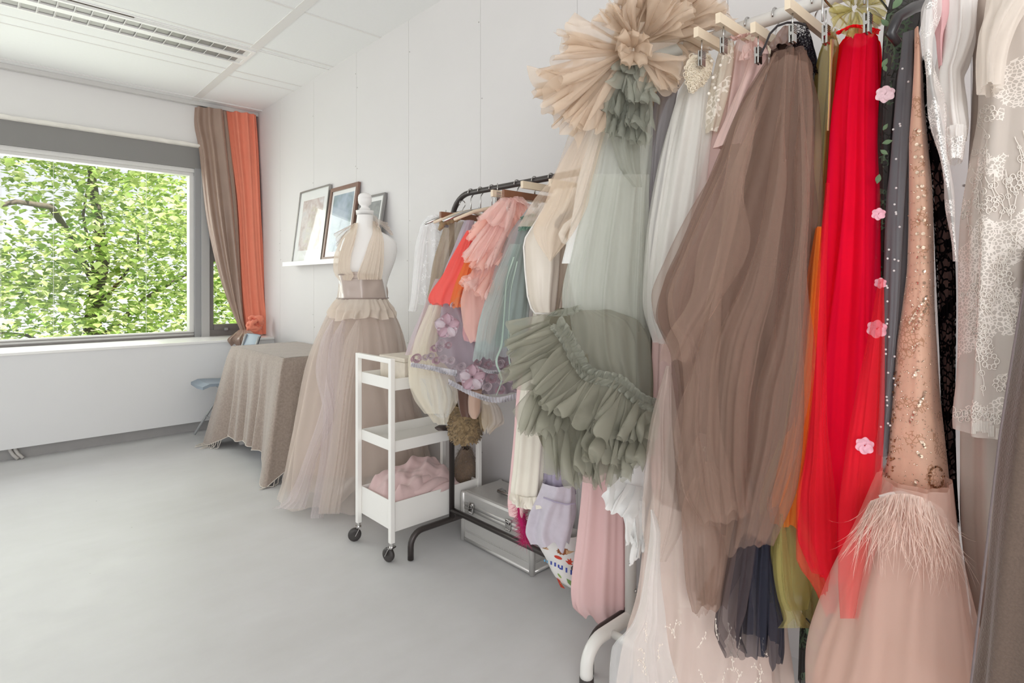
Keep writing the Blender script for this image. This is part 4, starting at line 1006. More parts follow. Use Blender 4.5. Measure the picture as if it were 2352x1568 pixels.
flounces('fringe_trim', M_lfr, g, [([(945, 832), (985, 838), (1020, 845), (1050, 850)], [(943, 842), (985, 849), (1020, 858), (1050, 864)], 2.24, 2.235, dict(n=26)), ([(1030, 870), (1060, 885), (1090, 900), (1140, 912), (1195, 900)], [(1030, 882), (1060, 898), (1090, 912), (1140, 925), (1195, 914)], 2.235, 2.23, dict(n=34)), ([(1090, 838), (1130, 850), (1200, 850)], [(1090, 845), (1130, 858), (1200, 858)], 2.23, 2.225, dict(n=30))], amp=.006, nu=220, nr=4)
# coral red tulle and orange tulle
M_cor = tulle('coral_red_tulle', (252, 92, 84), .8, graze=.4); M_ora = tulle('orange_tulle', (246, 128, 66), .62, graze=.4)
g = garment('tulle_skirt', 'short coral red tulle skirt fanning left on the dark rail', 'skirt', 1040, 620, 2.3, G_B)
loop('skirt', M_cor, g, [(528, 1072, 1092), (570, 1048, 1092), (630, 1015, 1082), (690, 986, 1062), (700, 990, 1055)], 2.28, .05, n=9, amp=.012, seed=121, nt=130, nv=40, hem=.008)
g = garment('tulle_skirt', 'orange tulle skirt tucked between the coral red and peach tulle', 'skirt', 1060, 660, 2.28, G_B)
loop('skirt', M_ora, g, [(570, 1078, 1094), (620, 1058, 1090), (670, 1040, 1075), (704, 1034, 1066)], 2.24, .035, n=7, amp=.010, seed=122, nt=90, nv=30, hem=.006)
# peach ruffled gown
M_pea = tulle('peach_tulle', (246, 196, 182), .5, graze=.5); M_pea2 = tulle('blush_tulle', (248, 208, 200), .42, graze=.55); M_pnk = tulle('pink_tulle', (244, 184, 190), .6, graze=.4)
g = garment('ruffled_gown', 'peach pink tulle gown with cascading ruffles in the middle of the dark rail', 'dress', 1140, 600, 2.2, G_B)
loop('body', M_pnk, g, [(448, 1165, 1195), (480, 1140, 1205), (540, 1105, 1205), (620, 1085, 1190), (700, 1070, 1160), (770, 1062, 1130), (785, 1065, 1120)], 2.26, .07, n=11, amp=.016, seed=123, nt=150, nv=50)
flounces('ruffle', M_pea, g, [
 ([(1150, 455), (1180, 450), (1205, 460)], [(1088, 520), (1130, 560), (1190, 530)], 2.22, 2.16, dict(n=7)),
 ([(1140, 470), (1175, 465)], [(1075, 545), (1150, 590)], 2.20, 2.12, dict(n=5)),
 ([(1175, 448), (1210, 462)], [(1185, 520), (1225, 500)], 2.2, 2.15, dict(n=4)),
 ([(1110, 540), (1150, 545), (1185, 550)], [(1062, 595), (1095, 615), (1160, 600)], 2.18, 2.10, dict(n=7)),
 ([(1090, 610), (1130, 605), (1170, 610)], [(1062, 655), (1100, 675), (1150, 665)], 2.18, 2.10, dict(n=8)),
 ], amp=.022, nu=120, nr=18, seed=130)
flounces('ruffle_overlay', M_pea2, g, [
 ([(1160, 452), (1190, 450)], [(1100, 500), (1165, 530)], 2.18, 2.10, dict(n=4)),
 ([(1130, 500), (1180, 500)], [(1066, 590), (1130, 612)], 2.16, 2.07, dict(n=6)),
 ([(1155, 448), (1200, 452)], [(1130, 440), (1222, 476)], 2.2, 2.17, dict(n=5)),
 ([(1085, 625), (1140, 630)], [(1060, 640), (1122, 690)], 2.15, 2.08, dict(n=6))], amp=.022, nu=100, nr=16, seed=140)
loop('skirt', M_pea, g, [(650, 1066, 1160), (700, 1060, 1165), (750, 1062, 1150), (785, 1075, 1130)], 2.16, .05, n=8, amp=.018, seed=145, nt=120, nv=30, hem=.008)
# grey green tulle dress
M_gg = tulle('grey_green_tulle', (168, 188, 182), .45, graze=.5); M_gg2 = tulle('deep_sage_tulle', (120, 154, 138), .62, graze=.4); M_rib = cloth('mint_ribbon', (192, 214, 202), rough=.4, tl=.1)
M_gsh = tulle('grey_mist_tulle', (188, 196, 198), .38, graze=.5)
g = garment('tulle_dress', 'grey green tulle dress with long mint ribbons beside the ivory bodice', 'dress', 1170, 650, 2.12, G_B)
loop('body', M_gg2, g, [(505, 1200, 1230), (550, 1185, 1228), (620, 1165, 1222), (700, 1150, 1218), (770, 1140, 1212), (800, 1140, 1208)], 2.14, .05, n=10, amp=.012, seed=151, nt=130, nv=50)
loop('overlay', M_gsh, g, [(475, 1210, 1238), (540, 1165, 1230), (620, 1135, 1222), (700, 1112, 1218), (770, 1095, 1212), (815, 1092, 1210)], 2.07, .07, n=13, amp=.018, seed=152, nt=170, nv=50, hem=.014)
sheet('front_panel', M_gg, g, [(560, 1170, 1200), (650, 1130, 1175), (740, 1100, 1150), (825, 1085, 1140)], 2.04, n=5, amp=.014, seed=153, nu=60, nv=44, hem=6)
flounces('neck_ruffle', M_gg2, g, [([(1195, 515), (1232, 505)], [(1190, 530), (1235, 522)], 2.1, 2.06, dict(n=6)), ([(1198, 508), (1230, 500)], [(1196, 498), (1226, 490)], 2.1, 2.07, dict(n=5))], amp=.012, nu=60, nr=8, seed=155)
for (P, w_) in (([(1180, 590), (1163, 650), (1158, 720), (1152, 790), (1140, 830), (1152, 870), (1140, 908)], .0036), ([(1188, 600), (1172, 680), (1168, 760), (1170, 830), (1188, 860)], .0028)):
    A = []
    for i, (x, y) in enumerate(P):
        a = pt(x, y, 2.0-.008*i); tw = .4*math.sin(i*1.3); A.append([a+Vector((-w_, -w_*tw, 0)), a+Vector((w_, w_*tw, 0))])
    yy = np.linspace(0, len(P)-1, 50); A = np.array(A); A = np.stack([[pch(range(len(P)), A[:, s, c], yy) for c in range(3)] for s in range(2)]).transpose(2, 0, 1)
    MB().grid(A).build('ribbon', M_rib, g, True)
# brown velvet with beaded and tan pieces below
M_vel = cloth('brown_velvet', (92, 66, 56), rough=.9, sheen=.6, tl=0, var=.2); M_tan = cloth('tan_satin', (196, 166, 148), rough=.35, tl=.1)
M_moss = cloth('gold_brown_frills', (150, 128, 96), rough=.8, tl=.05, var=.35, vs=90, bump=.6, bs=120)
g = garment('frilled_top', 'gold brown frilled top hanging lowest below the lilac rosettes', 'top', 1075, 990, 2.46, G_B)
A = loop_pts([(935, 1036, 1112), (960, 1032, 1112), (1000, 1030, 1106), (1018, 1036, 1100)], 2.44, .05, n=5, amp=.004, seed=161, nt=80, nv=24)
MB().grid(A, True).build('body', M_moss, g, True)
fm = MB(); rr_ = np.random.RandomState(6)
for _ in range(1000):
    i = rr_.randint(0, 24); k = rr_.randint(0, 80); p = Vector(A[i, k]); c_ = Vector((A[i, :, 0].mean(), A[i, :, 1].mean(), p.z)); n_ = (p-c_).normalized(); t_ = Vector((-n_.y, n_.x, 0)); s_ = rr_.uniform(.005, .009); a = rr_.uniform(-.8, .8); t2_ = (t_*math.cos(a)+Vector((0, 0, 1))*math.sin(a)); d_ = (n_+Vector((0, 0, -.9))+Vector(rr_.normal(0, .4, 3))).normalized()
    fm.add([p-t2_*s_, p+t2_*s_, p+t2_*s_*.8+d_*s_*1.2, p+d_*s_*1.7, p-t2_*s_*.8+d_*s_*1.2], [(0, 1, 2, 3, 4)])
fo = fm.build('frill', M_moss, g); fo['kind'] = 'stuff'
sheet('fur_tail', M_moss, g, [(930, 1095, 1125), (965, 1100, 1132), (985, 1104, 1122)], 2.42, n=3, amp=.01, seed=163, nu=24, nv=16, hem=6)
g = garment('velvet_bodice', 'dark brown velvet bodice with a tan shoulder pad under the rosette dress', 'top', 1070, 930, 2.38, G_B)
loop('bodice', M_vel, g, [(865, 1048, 1115), (900, 1045, 1112), (940, 1050, 1108), (958, 1056, 1100)], 2.36, .045, n=7, amp=.008, seed=164, nt=90, nv=24)
loop('shoulder_pad', M_tan, g, [(898, 1078, 1108), (925, 1074, 1106), (950, 1076, 1104), (962, 1082, 1098)], 2.31, .025, n=3, amp=.003, seed=165, nt=50, nv=18)
M_tat = tulle('beige_gauze', (206, 190, 170), .5, graze=.4)
sheet('gauze_strip', M_tat, g, [(905, 1102, 1120), (940, 1105, 1150), (970, 1106, 1158), (990, 1110, 1130)], 2.3, n=4, amp=.012, seed=166, nu=40, nv=24, hem=8)
# ivory satin bodice and the satin skirts under it
M_ivs = cloth('ivory_satin', (232, 222, 208), rough=.32, tl=.05, sheen=0, spec=.55, bump=.12, bs=18, var=.03)
M_crs = cloth('cream_crepe', (236, 230, 216), rough=.5, tl=.1, sheen=.1, bump=.05); M_pks = cloth('pink_satin', (240, 200, 200), rough=.25, tl=.05, sheen=0, spec=.7)
g = garment('satin_bodice', 'ivory satin bodice with a pointed edge, the palest solid piece on the dark rail', 'top', 1245, 600, 2.0, G_B)
loop('bodice', M_ivs, g, [(430, 1275, 1345), (455, 1262, 1335), (500, 1236, 1312), (545, 1208, 1292), (565, 1204, 1288), (620, 1206, 1285), (680, 1213, 1280), (705, 1220, 1278), (718, 1228, 1276)], 2.02, .035, n=4, amp=.006, seed=171, nt=110, nv=60, amp0=1)
m = MB(); P = [(1268, 450), (1236, 500), (1207, 546), (1203, 566), (1206, 620), (1212, 680), (1220, 707), (1229, 719), (1255, 720), (1276, 718)]
m.tube([pt(x, y, 2.03) for x, y in P], .0035, 6); m.build('piping', cloth('white_piping', (242, 238, 232), tl=0), g, True)
g = garment('blouse', 'beige satin blouse sleeve hanging under the slate grey hanger', 'blouse', 1300, 600, 2.08, G_B)
loop('sleeve', cloth('beige_satin', (220, 204, 188), rough=.4, tl=.05), g, [(500, 1276, 1345), (560, 1276, 1330), (640, 1276, 1315), (720, 1268, 1300)], 2.08, .04, n=7, amp=.010, seed=173, nt=90, nv=40)
g = garment('blouse', 'mauve satin blouse slipping out right of the beige sleeve', 'blouse', 1300, 660, 2.1, G_B)
loop('sleeve', cloth('mauve_satin', (176, 154, 162), rough=.4, tl=.05), g, [(540, 1290, 1350), (600, 1290, 1340), (680, 1282, 1330), (730, 1276, 1320)], 2.16, .03, n=7, amp=.010, seed=174, nt=80, nv=40)
g = garment('satin_gown', 'cream crepe gown ending in a curled hem over the aluminium case', 'dress', 1212, 1080, 2.08, G_B)
loop('skirt', M_crs, g, [(700, 1225, 1275), (900, 1195, 1258), (1000, 1183, 1256), (1090, 1175, 1252), (1140, 1170, 1248), (1166, 1174, 1246)], 2.06, .04, n=5, amp=.014, seed=175, nt=120, nv=50, wander=.15, amp0=1)
flounces('hem', M_crs, g, [([(1172, 1132), (1212, 1142), (1245, 1140)], [(1168, 1146), (1212, 1170), (1248, 1166)], 2.055, 2.035, dict(n=7))], amp=.008, nu=80, nr=8, seed=176)
g = garment('satin_gown', 'pink satin gown showing behind the cream crepe gown', 'dress', 1190, 1100, 2.16, G_B)
loop('skirt', M_pks, g, [(720, 1225, 1265), (880, 1190, 1228), (1000, 1178, 1222), (1100, 1168, 1220), (1160, 1164, 1220), (1190, 1168, 1214)], 2.14, .035, n=4, amp=.010, seed=177, nt=100, nv=50, wander=.2, amp0=1)
# lilac velvet gown, pink long gown
M_lv = cloth('lilac_velvet', (198, 191, 201), rough=.8, sheen=.6, tl=.05, var=.12, vs=40); M_lvd = cloth('lilac_jersey', (176, 167, 188), rough=.8, sheen=.2, tl=.1)
g = garment('velvet_gown', 'lilac velvet flounced gown between the cream gown and the long pink gown', 'dress', 1265, 1180, 2.0, G_B)
loop('skirt', M_lvd, g, [(740, 1260, 1310), (950, 1252, 1312), (1060, 1250, 1312), (1145, 1246, 1322)], 2.04, .045, n=6, amp=.012, seed=181, nt=110, nv=40)
loop('flounce', M_lv, g, [(1118, 1246, 1320), (1150, 1234, 1322), (1200, 1213, 1322), (1230, 1207, 1318), (1258, 1220, 1308)], 2.00, .05, n=6, amp=.016, seed=182, nt=130, nv=40, wander=.2, hem=.016)
m = MB().tube([pt(1248, 1142, 1.99), pt(1275, 1152, 1.985), pt(1300, 1158, 1.985), pt(1322, 1156, 1.99)], .003, 6); m.build('seam', M_lvd, g, True)
M_pc = tulle('dusty_pink_chiffon', (238, 196, 194), .88, graze=.2, tl=.3)
g = garment('chiffon_gown', 'long dusty pink chiffon gown reaching nearly to the floor beside the white post', 'dress', 1370, 1250, 1.95, G_B)
loop('skirt', M_pc, g, [(560, 1370, 1425), (800, 1345, 1428), (1050, 1338, 1432), (1120, 1335, 1436), (1250, 1322, 1440), (1380, 1308, 1443), (1412, 1312, 1442), (1427, 1330, 1438)], 1.89, .048, n=8, amp=.012, seed=183, nt=150, nv=60, wander=.2, hem=.01)
# printed bag
g = thing('shopping_bag', 'white shopping bag printed with a hedgehog, a snail and leaves beyond the lower dark rail', 'bag', on(1290, 1340, X=1.66))
M_bag = plain('white_woven_plastic', (236, 234, 230), .4, var=.03)
BG = [(1235, 1228, 1340), (1262, 1234, 1350), (1300, 1254, 1352), (1340, 1274, 1355), (1362, 1312, 1358), (1368, 1322, 1360)]
BGb, bgd = 2.11, .05
loop('bag_body', M_bag, g, BG, BGb, bgd, n=3, amp=.003, seed=191, nt=90, nv=40)
BODYB = ([r[0] for r in BG], [(r[1]+r[2])/2 for r in BG], [(r[2]-r[1])/2 for r in BG], bgd, BGb-.0025)
_bp = loop_pts(BG, BGb, bgd, n=3, amp=.003, seed=191, nt=90, nv=40)
from mathutils.bvhtree import BVHTree
_b = MB().grid(_bp, True); _bvh = BVHTree.FromPolygons([Vector(v) for v in _b.V], _b.F)
def on_bag(x, y, off=.0012):
    d = Vector(ray(x, y)).normalized(); h = _bvh.ray_cast(Vector((0, 0, EYE)), d)
    return (h[0]-d*off) if h[0] is not None else pt(x, y, BGb)
def motif(name, pts_, col):
    """small printed shape lying on the bag's skin"""
    n = len(pts_); cx_ = sum(p[0] for p in pts_)/n; cy_ = sum(p[1] for p in pts_)/n
    V = [on_bag(cx_, cy_)]+[on_bag(*p) for p in pts_]; m = MB(); m.add(V, [(0, i+1, (i+1) % n+1) for i in range(n)]); return m.build(name, plain('print_'+name, col, .5), g)
def ell(cx_, cy_, a, b, rot=0, n=14, jag=0):
    o = []
    for i in range(n):
        t_ = 6.2832*i/n; k = 1+(jag if i % 2 else -jag); x = a*k*math.cos(t_); y = b*k*math.sin(t_); o.append((cx_+x*math.cos(rot)-y*math.sin(rot), cy_+x*math.sin(rot)+y*math.cos(rot)))
    return o
motif('leaf', ell(1231, 1243, 11, 4, .3), (150, 176, 104)); motif('snail_body', ell(1251, 1258, 10, 2.5, .4), (206, 170, 140)); motif('snail_shell', ell(1250, 1254, 7, 6), (126, 88, 52)); motif('snail_spiral', ell(1251, 1256, 3, 2.6), (190, 160, 96))
motif('hedgehog_body', ell(1293, 1266, 14, 8, .1, 22, .12), (146, 84, 44)); motif('hedgehog_face', [(1300, 1262), (1310, 1265), (1320, 1266), (1309, 1271), (1300, 1273)], (214, 176, 136)); motif('red_leaf', ell(1282, 1280, 10, 3.5, .4), (206, 62, 42)); motif('maple_leaf', [(1298, 1287), (1305, 1290), (1303, 1282), (1308, 1286), (1311, 1281), (1312, 1288), (1317, 1289), (1310, 1294), (1316, 1297), (1306, 1296)], (212, 66, 40))
# the lower part of the print: bottoms of blue capitals cut by the rail, a green leaf, a red bird
for (x, w_, y0, y1, c) in ((1251, 3, 1284, 1289, (96, 170, 210)), (1257, 3, 1286, 1292, (96, 170, 210)), (1266, 4, 1288, 1296, (70, 84, 170)), (1275, 4, 1291, 1300, (70, 84, 170)), (1283, 4, 1296, 1303, (70, 84, 170)), (1291, 4, 1298, 1306, (70, 84, 170)), (1301, 4, 1303, 1314, (70, 84, 170)), (1312, 4, 1308, 1319, (70, 84, 170))):
    motif('letter', [(x-w_/2, y0), (x+w_/2, y0+1), (x+w_/2, y1+1), (x-w_/2, y1)], c)
motif('letter', [(1281, 1301), (1293, 1306), (1292, 1309), (1286, 1307)], (70, 84, 170))
motif('green_leaf', [(1301, 1328), (1312, 1334), (1311, 1345), (1304, 1338)], (128, 160, 96)); motif('bird', [(1278, 1326), (1286, 1332), (1290, 1340), (1298, 1352), (1288, 1348), (1283, 1338)], (196, 62, 44)); motif('bird_wing', [(1286, 1337), (1292, 1342), (1295, 1349), (1288, 1344)], (232, 200, 130)); motif('twig', ell(1285, 1322, 7, 2, .9), (150, 180, 96))
def blossom(par, px, py, D, R_, mat, name):
    """flat sewn flower: five overlapping cupped petals round a knot of stamens"""
    c = pt(px, py, D); rv = ray(px, py); e2 = Vector((rv[0], rv[1], 0)).normalized(); e1 = Vector((e2.y, -e2.x, 0)); up = Vector((0, 0, 1)); m = MB()
    for k in range(6):
        a = .4 + k*1.047; u = e1*math.cos(a)+up*math.sin(a); v = -e1*math.sin(a)+up*math.cos(a); A = np.zeros((7, 9, 3))
        for i in range(7):
            t_ = i/6
            for j in range(9):
                q = j/4-1; wd = R_*.50*math.sin(math.pi*min(1, .14+t_*.74))**.6
                A[i, j] = c + u*(R_*(.05+.95*t_)*(1-.12*q*q)) + v*(wd*q) - e2*(R_*(.10*t_+.16*t_*q*q)+.0012*k)
        m.grid(A)
    return m.build(name, mat, par, True)
# ================================================================== gowns of the white rail
# ---- beige organza cape with petal ruffles
M_org = tulle('beige_organza', (214, 190, 165), .52, graze=.6); M_org2 = tulle('beige_organza_sheer', (222, 200, 177), .36, graze=.6)
M_orl = tulle('ochre_lining', (196, 160, 104), .8, graze=.2)
g = garment('ruffled_cape', 'beige organza cape with huge petal ruffles at the end of the white rail', 'cape', 1480, 120, 1.75, G_W)
loop('core', M_org, g, [(-40, 1480, 1620), (20, 1420, 1620), (90, 1390, 1600), (150, 1370, 1580), (200, 1350, 1550), (240, 1345, 1500)], 1.78, .07, n=9, amp=.02, seed=201, nt=140, nv=40)
def fan(cx_, cy_, a0, a1, r0, r1, D0, D1, n, k=7):
    A = [math.radians(a0+(a1-a0)*i/(k-1)) for i in range(k)]; rj = np.random.RandomState(int(cx_*7+a0))
    return ([(cx_+r0*math.cos(a), cy_-r0*math.sin(a)) for a in A], [(cx_+r1*(1+.12*rj.uniform(-1, 1)*.6)*math.cos(a), cy_-r1*(1+.12*rj.uniform(-1, 1))*math.sin(a)) for a in A], D0, D1, dict(n=n))
flounces('petal_ruffle', M_org, g, [
 fan(1450, 110, 20, 100, 18, 130, 1.72, 1.62, 5), fan(1450, 110, 95, 150, 15, 110, 1.72, 1.62, 4), fan(1450, 115, 150, 200, 15, 150, 1.72, 1.6, 4), fan(1440, 130, 190, 240, 15, 190, 1.72, 1.6, 5),
 fan(1470, 100, 10, 60, 20, 190, 1.75, 1.66, 5), fan(1560, 60, -10, 60, 10, 110, 1.75, 1.65, 4), fan(1550, 90, -60, 10, 10, 80, 1.73, 1.63, 4),
 fan(1400, 170, 180, 245, 20, 170, 1.72, 1.62, 6), fan(1400, 170, 225, 265, 10, 135, 1.7, 1.6, 4), fan(1500, 120, 240, 320, 15, 90, 1.7, 1.6, 5),
 fan(1455, 112, -20, 160, 2, 42, 1.66, 1.62, 5), fan(1455, 116, 150, 330, 2, 36, 1.66, 1.61, 5), fan(1480, 60, 60, 130, 10, 100, 1.7, 1.6, 5), fan(1520, 50, 30, 120, 10, 110, 1.78, 1.7, 6),
 ], amp=.030, nu=150, nr=24, seed=210, a0=.25)
flounces('petal_ruffle', M_org2, g, [
 fan(1440, 120, 165, 215, 20, 165, 1.69, 1.57, 4), fan(1440, 120, 205, 250, 20, 215, 1.69, 1.57, 5), fan(1460, 100, 90, 140, 10, 100, 1.68, 1.58, 4), fan(1480, 90, 20, 80, 12, 130, 1.68, 1.57, 5), fan(1560, 60, 0, 50, 10, 120, 1.7, 1.6, 3), fan(1470, 130, 300, 360, 12, 100, 1.68, 1.6, 5)
 ], amp=.034, nu=150, nr=24, seed=260, a0=.25)
sheet('sash', M_org, g, [(215, 1385, 1430), (300, 1330, 1395), (400, 1275, 1370), (470, 1250, 1350), (530, 1225, 1320), (600, 1262, 1266)], 1.72, n=4, amp=.014, seed=203, nu=60, nv=60, bow=.01)
sheet('sash', M_org2, g, [(230, 1345, 1395), (300, 1310, 1360), (400, 1272, 1330), (460, 1225, 1300), (520, 1190, 1250)], 1.78, n=3, amp=.012, seed=204, nu=40, nv=50, bow=.01)
loop('lining', M_orl, g, [(150, 1500, 1560), (190, 1500, 1556), (230, 1490, 1530), (420, 1462, 1480)], 1.80, .03, n=5, amp=.006, seed=205, nt=60, nv=30)
# ---- white underdress with ruffled lower end
M_wt = tulle('white_tulle_dense', (246, 246, 244), .92, graze=.3); M_wt2 = tulle('white_tulle', (240, 240, 238), .4, graze=.55)
g = garment('tulle_gown', 'white tulle gown with gathered flounces behind the sage gown', 'dress', 1420, 700, 1.8, G_W)
loop('body', M_wt, g, [(222, 1392, 1420), (270, 1372, 1425), (360, 1345, 1425), (480, 1322, 1430), (580, 1308, 1440), (680, 1320, 1450), (900, 1380, 1475), (1060, 1420, 1490)], 1.80, .06, n=8, amp=.014, seed=221, nt=140, nv=60)
sheet('overskirt', M_wt, g, [(260, 1372, 1400), (400, 1330, 1385), (520, 1310, 1370), (605, 1290, 1340)], 1.76, n=4, amp=.012, seed=222, nu=50, nv=40)
loop('lower_flounce', cloth('white_tulle_layers', (248, 248, 246), rough=.9, tl=.1, bump=0), g, [(1040, 1430, 1500), (1090, 1412, 1500), (1140, 1392, 1498), (1165, 1400, 1490), (1200, 1430, 1485), (1245, 1440, 1478)], 1.70, .06, n=6, amp=.014, seed=223, nt=140, nv=40, hem=.008)
flounces('flounce_frill', M_wt, g, [([(1410, 1085), (1440, 1110), (1480, 1120)], [(1385, 1150), (1400, 1175), (1460, 1190)], 1.68, 1.62, dict(n=4)), ([(1440, 1150), (1480, 1150)], [(1440, 1245), (1480, 1262)], 1.66, 1.62, dict(n=3)), ([(1460, 1220), (1482, 1215)], [(1452, 1292), (1490, 1255)], 1.64, 1.61, dict(n=4))], amp=.014, nu=80, nr=14, seed=225)
# ---- sage gown
M_sg = tulle('sage_tulle_overlay', (206, 208, 198), .46, graze=.55); M_sg2 = tulle('sage_tulle', (152, 150, 133), .52, graze=.45); M_sgd = tulle('sage_tulle_dense', (110, 105, 88), .85, graze=.2)
M_sgt = tulle('sage_neck_tulle', (150, 152, 138), .5, graze=.5)
g = garment('sage_gown', 'sage green tulle gown with a wide ruffled tutu hem on the white rail', 'dress', 1400, 700, 1.68, G_W)
loop('overlay', M_sg, g, [(180, 1412, 1495), (240, 1395, 1500), (330, 1368, 1498), (450, 1338, 1490), (560, 1312, 1488), (680, 1290, 1490), (780, 1300, 1492), (900, 1330, 1490)], 1.68, .075, n=11, amp=.018, seed=231, nt=220, nv=60, wander=.3)
loop('underskirt', M_sg, g, [(300, 1400, 1490), (450, 1375, 1485), (600, 1350, 1485), (720, 1320, 1488), (860, 1330, 1488)], 1.71, .055, n=8, amp=.014, seed=232, nt=160, nv=50, wander=.3)
flounces('neck_ruffle', M_sgt, g, [
 ([(1420, 150), (1460, 140), (1500, 165)], [(1395, 190), (1450, 215), (1512, 210)], 1.68, 1.60, dict(n=5)), ([(1410, 180), (1460, 190)], [(1388, 255), (1460, 275)], 1.66, 1.6, dict(n=4)), ([(1440, 170), (1500, 180)], [(1445, 230), (1510, 235)], 1.64, 1.56, dict(n=5)),
 ([(1440, 215), (1495, 225)], [(1440, 285), (1500, 290)], 1.66, 1.6, dict(n=5)), ([(1450, 260), (1490, 262)], [(1455, 325), (1492, 330)], 1.66, 1.61, dict(n=5)), ([(1400, 215), (1450, 225)], [(1388, 300), (1440, 320)], 1.67, 1.62, dict(n=4)),
 ([(1425, 135), (1480, 135)], [(1410, 160), (1480, 175)], 1.68, 1.62, dict(n=4))], amp=.022, nu=90, nr=16, seed=240, a0=.3)
sheet('neck_panel', M_sgt, g, [(160, 1425, 1475), (280, 1400, 1470), (380, 1420, 1470), (430, 1455, 1475)], 1.64, n=3, amp=.014, seed=241, nu=40, nv=36)
loop('tutu_core', M_sgd, g, [(712, 1280, 1400), (740, 1250, 1470), (800, 1235, 1500), (880, 1225, 1505), (960, 1220, 1505), (1040, 1240, 1490), (1090, 1270, 1440)], 1.62, .10, n=14, amp=.024, cap=.26, seed=243, nt=200, nv=50)
sheet('veil', tulle('sage_veil', (190, 192, 178), .28, graze=.5), g, [(400, 1362, 1490), (560, 1322, 1490), (700, 1302, 1492), (800, 1318, 1494), (880, 1362, 1494), (940, 1436, 1492), (962, 1470, 1490)], 1.585, n=5, amp=.02, cap=.2, bow=.05, seed=244, nu=90, nv=60)
flounces('tutu_ruffle', M_sg2, g, [
 ([(1275, 715), (1262, 740), (1300, 760)], [(1168, 745), (1165, 790), (1190, 850)], 1.60, 1.56, dict(n=5)),
 ([(1290, 745), (1305, 790), (1320, 820)], [(1170, 790), (1165, 870), (1235, 905)], 1.58, 1.52, dict(n=6)),
 ([(1300, 790), (1335, 850), (1390, 870)], [(1215, 850), (1250, 930), (1330, 960)], 1.57, 1.48, dict(n=7)),
 ([(1350, 860), (1420, 875), (1470, 920)], [(1290, 950), (1370, 1000), (1440, 1005)], 1.55, 1.46, dict(n=8)),
 ([(1420, 880), (1480, 925), (1512, 935)], [(1400, 990), (1450, 1010), (1505, 1010)], 1.56, 1.49, dict(n=6)),
 ([(1230, 880), (1270, 900), (1300, 930)], [(1190, 985), (1225, 995), (1290, 985)], 1.58, 1.5, dict(n=8)),
 ([(1250, 930), (1310, 960), (1350, 980)], [(1252, 1080), (1320, 1110), (1380, 1118)], 1.56, 1.49, dict(n=7)),
 ([(1330, 960), (1400, 985), (1460, 985)], [(1320, 1070), (1400, 1110), (1450, 1090)], 1.55, 1.47, dict(n=7)),
 ([(1400, 970), (1460, 975), (1505, 980)], [(1400, 1050), (1460, 1065), (1495, 1060)], 1.55, 1.47, dict(n=6)),
 ([(1360, 960), (1420, 975)], [(1340, 1050), (1420, 1070)], 1.52, 1.44, dict(n=4)),
 ], amp=.030, nu=170, nr=24, seed=250, a0=.2)
flounces('gathered_heading', M_sgt, g, [([(1278, 742), (1300, 775), (1318, 812), (1350, 858), (1420, 878), (1475, 920), (1512, 934)], [(1295, 732), (1318, 768), (1335, 800), (1365, 845), (1425, 860), (1482, 905), (1515, 918)], 1.545, 1.535, dict(n=26)),
 ([(1278, 742), (1300, 775), (1318, 812), (1350, 858), (1420, 878), (1475, 920), (1512, 934)], [(1262, 752), (1290, 790), (1308, 828), (1342, 872), (1415, 895), (1468, 935), (1505, 950)], 1.545, 1.53, dict(n=26)),
 ([(1270, 715), (1300, 708), (1330, 700)], [(1262, 726), (1300, 724), (1335, 715)], 1.60, 1.58, dict(n=9))], amp=.012, nu=300, nr=8, seed=270, a0=.4)
# ---- grey mauve sheer gown
M_gm = tulle('grey_mauve_chiffon', (150, 144, 150), .6, graze=.4)
g = garment('chiffon_gown', 'grey mauve chiffon gown, a narrow strip between sage and ivory tulle', 'dress', 1510, 350, 1.75, G_W)
loop('body', M_gm, g, [(185, 1512, 1560), (230, 1500, 1552), (350, 1487, 1535), (500, 1475, 1525), (700, 1468, 1500), (880, 1465, 1495)], 1.73, .04, n=7, amp=.010, seed=281, nt=90, nv=50)
# ---- ivory gown with lace applique
M_iv = tulle('ivory_tulle', (244, 241, 234), .86, graze=.4); M_iv2 = tulle('ivory_tulle_sheer', (240, 238, 232), .38, graze=.55)
M_lace = cloth('cream_crochet_lace', (236, 224, 202), rough=.8, tl=.1, bump=1, bs=160, var=.15, vs=150)
g = garment('ivory_gown', 'ivory tulle gown with a pointed crochet lace applique at the top', 'dress', 1580, 400, 1.6, G_W)
loop('body', M_iv, g, [(135, 1590, 1630), (180, 1570, 1640), (260, 1545, 1640), (400, 1520, 1625), (550, 1495, 1600), (700, 1480, 1570), (800, 1510, 1560)], 1.62, .06, n=9, amp=.015, seed=291, nt=170, nv=60, wander=.25)
loop('overlay', M_iv2, g, [(150, 1580, 1632), (220, 1550, 1645), (400, 1505, 1632), (560, 1482, 1610), (690, 1474, 1580), (790, 1500, 1560)], 1.59, .075, n=9, amp=.018, seed=292, nt=190, nv=60, wander=.3)
AP = [(126, 1590, 1625), (145, 1576, 1638), (170, 1573, 1632), (195, 1578, 1614), (213, 1588, 1594)]
A = sheet_pts(AP, 1.545, n=2, amp=.003, seed=293, nu=24, nv=24, bow=.02); MB().grid(A).build('lace_applique', M_lace, g, True)
lm = MB(); rr_ = np.random.RandomState(3)
for _ in range(90):
    i, k = rr_.randint(1, 23), rr_.randint(1, 23); c_ = Vector(A[i, k]); R_ = rr_.uniform(.004, .008); rv = ray(1600, 170); e2_ = Vector((rv[0], rv[1], 0)).normalized(); e1_ = Vector((e2_.y, -e2_.x, 0))
    lm.tube([c_-e2_*.003+e1_*(R_*math.cos(a*.9))+Vector((0, 0, R_*math.sin(a*.9))) for a in range(7)], .0011, 5, False)
o_ = lm.build('lace_cord', M_lace, g, True); o_['kind'] = 'stuff'
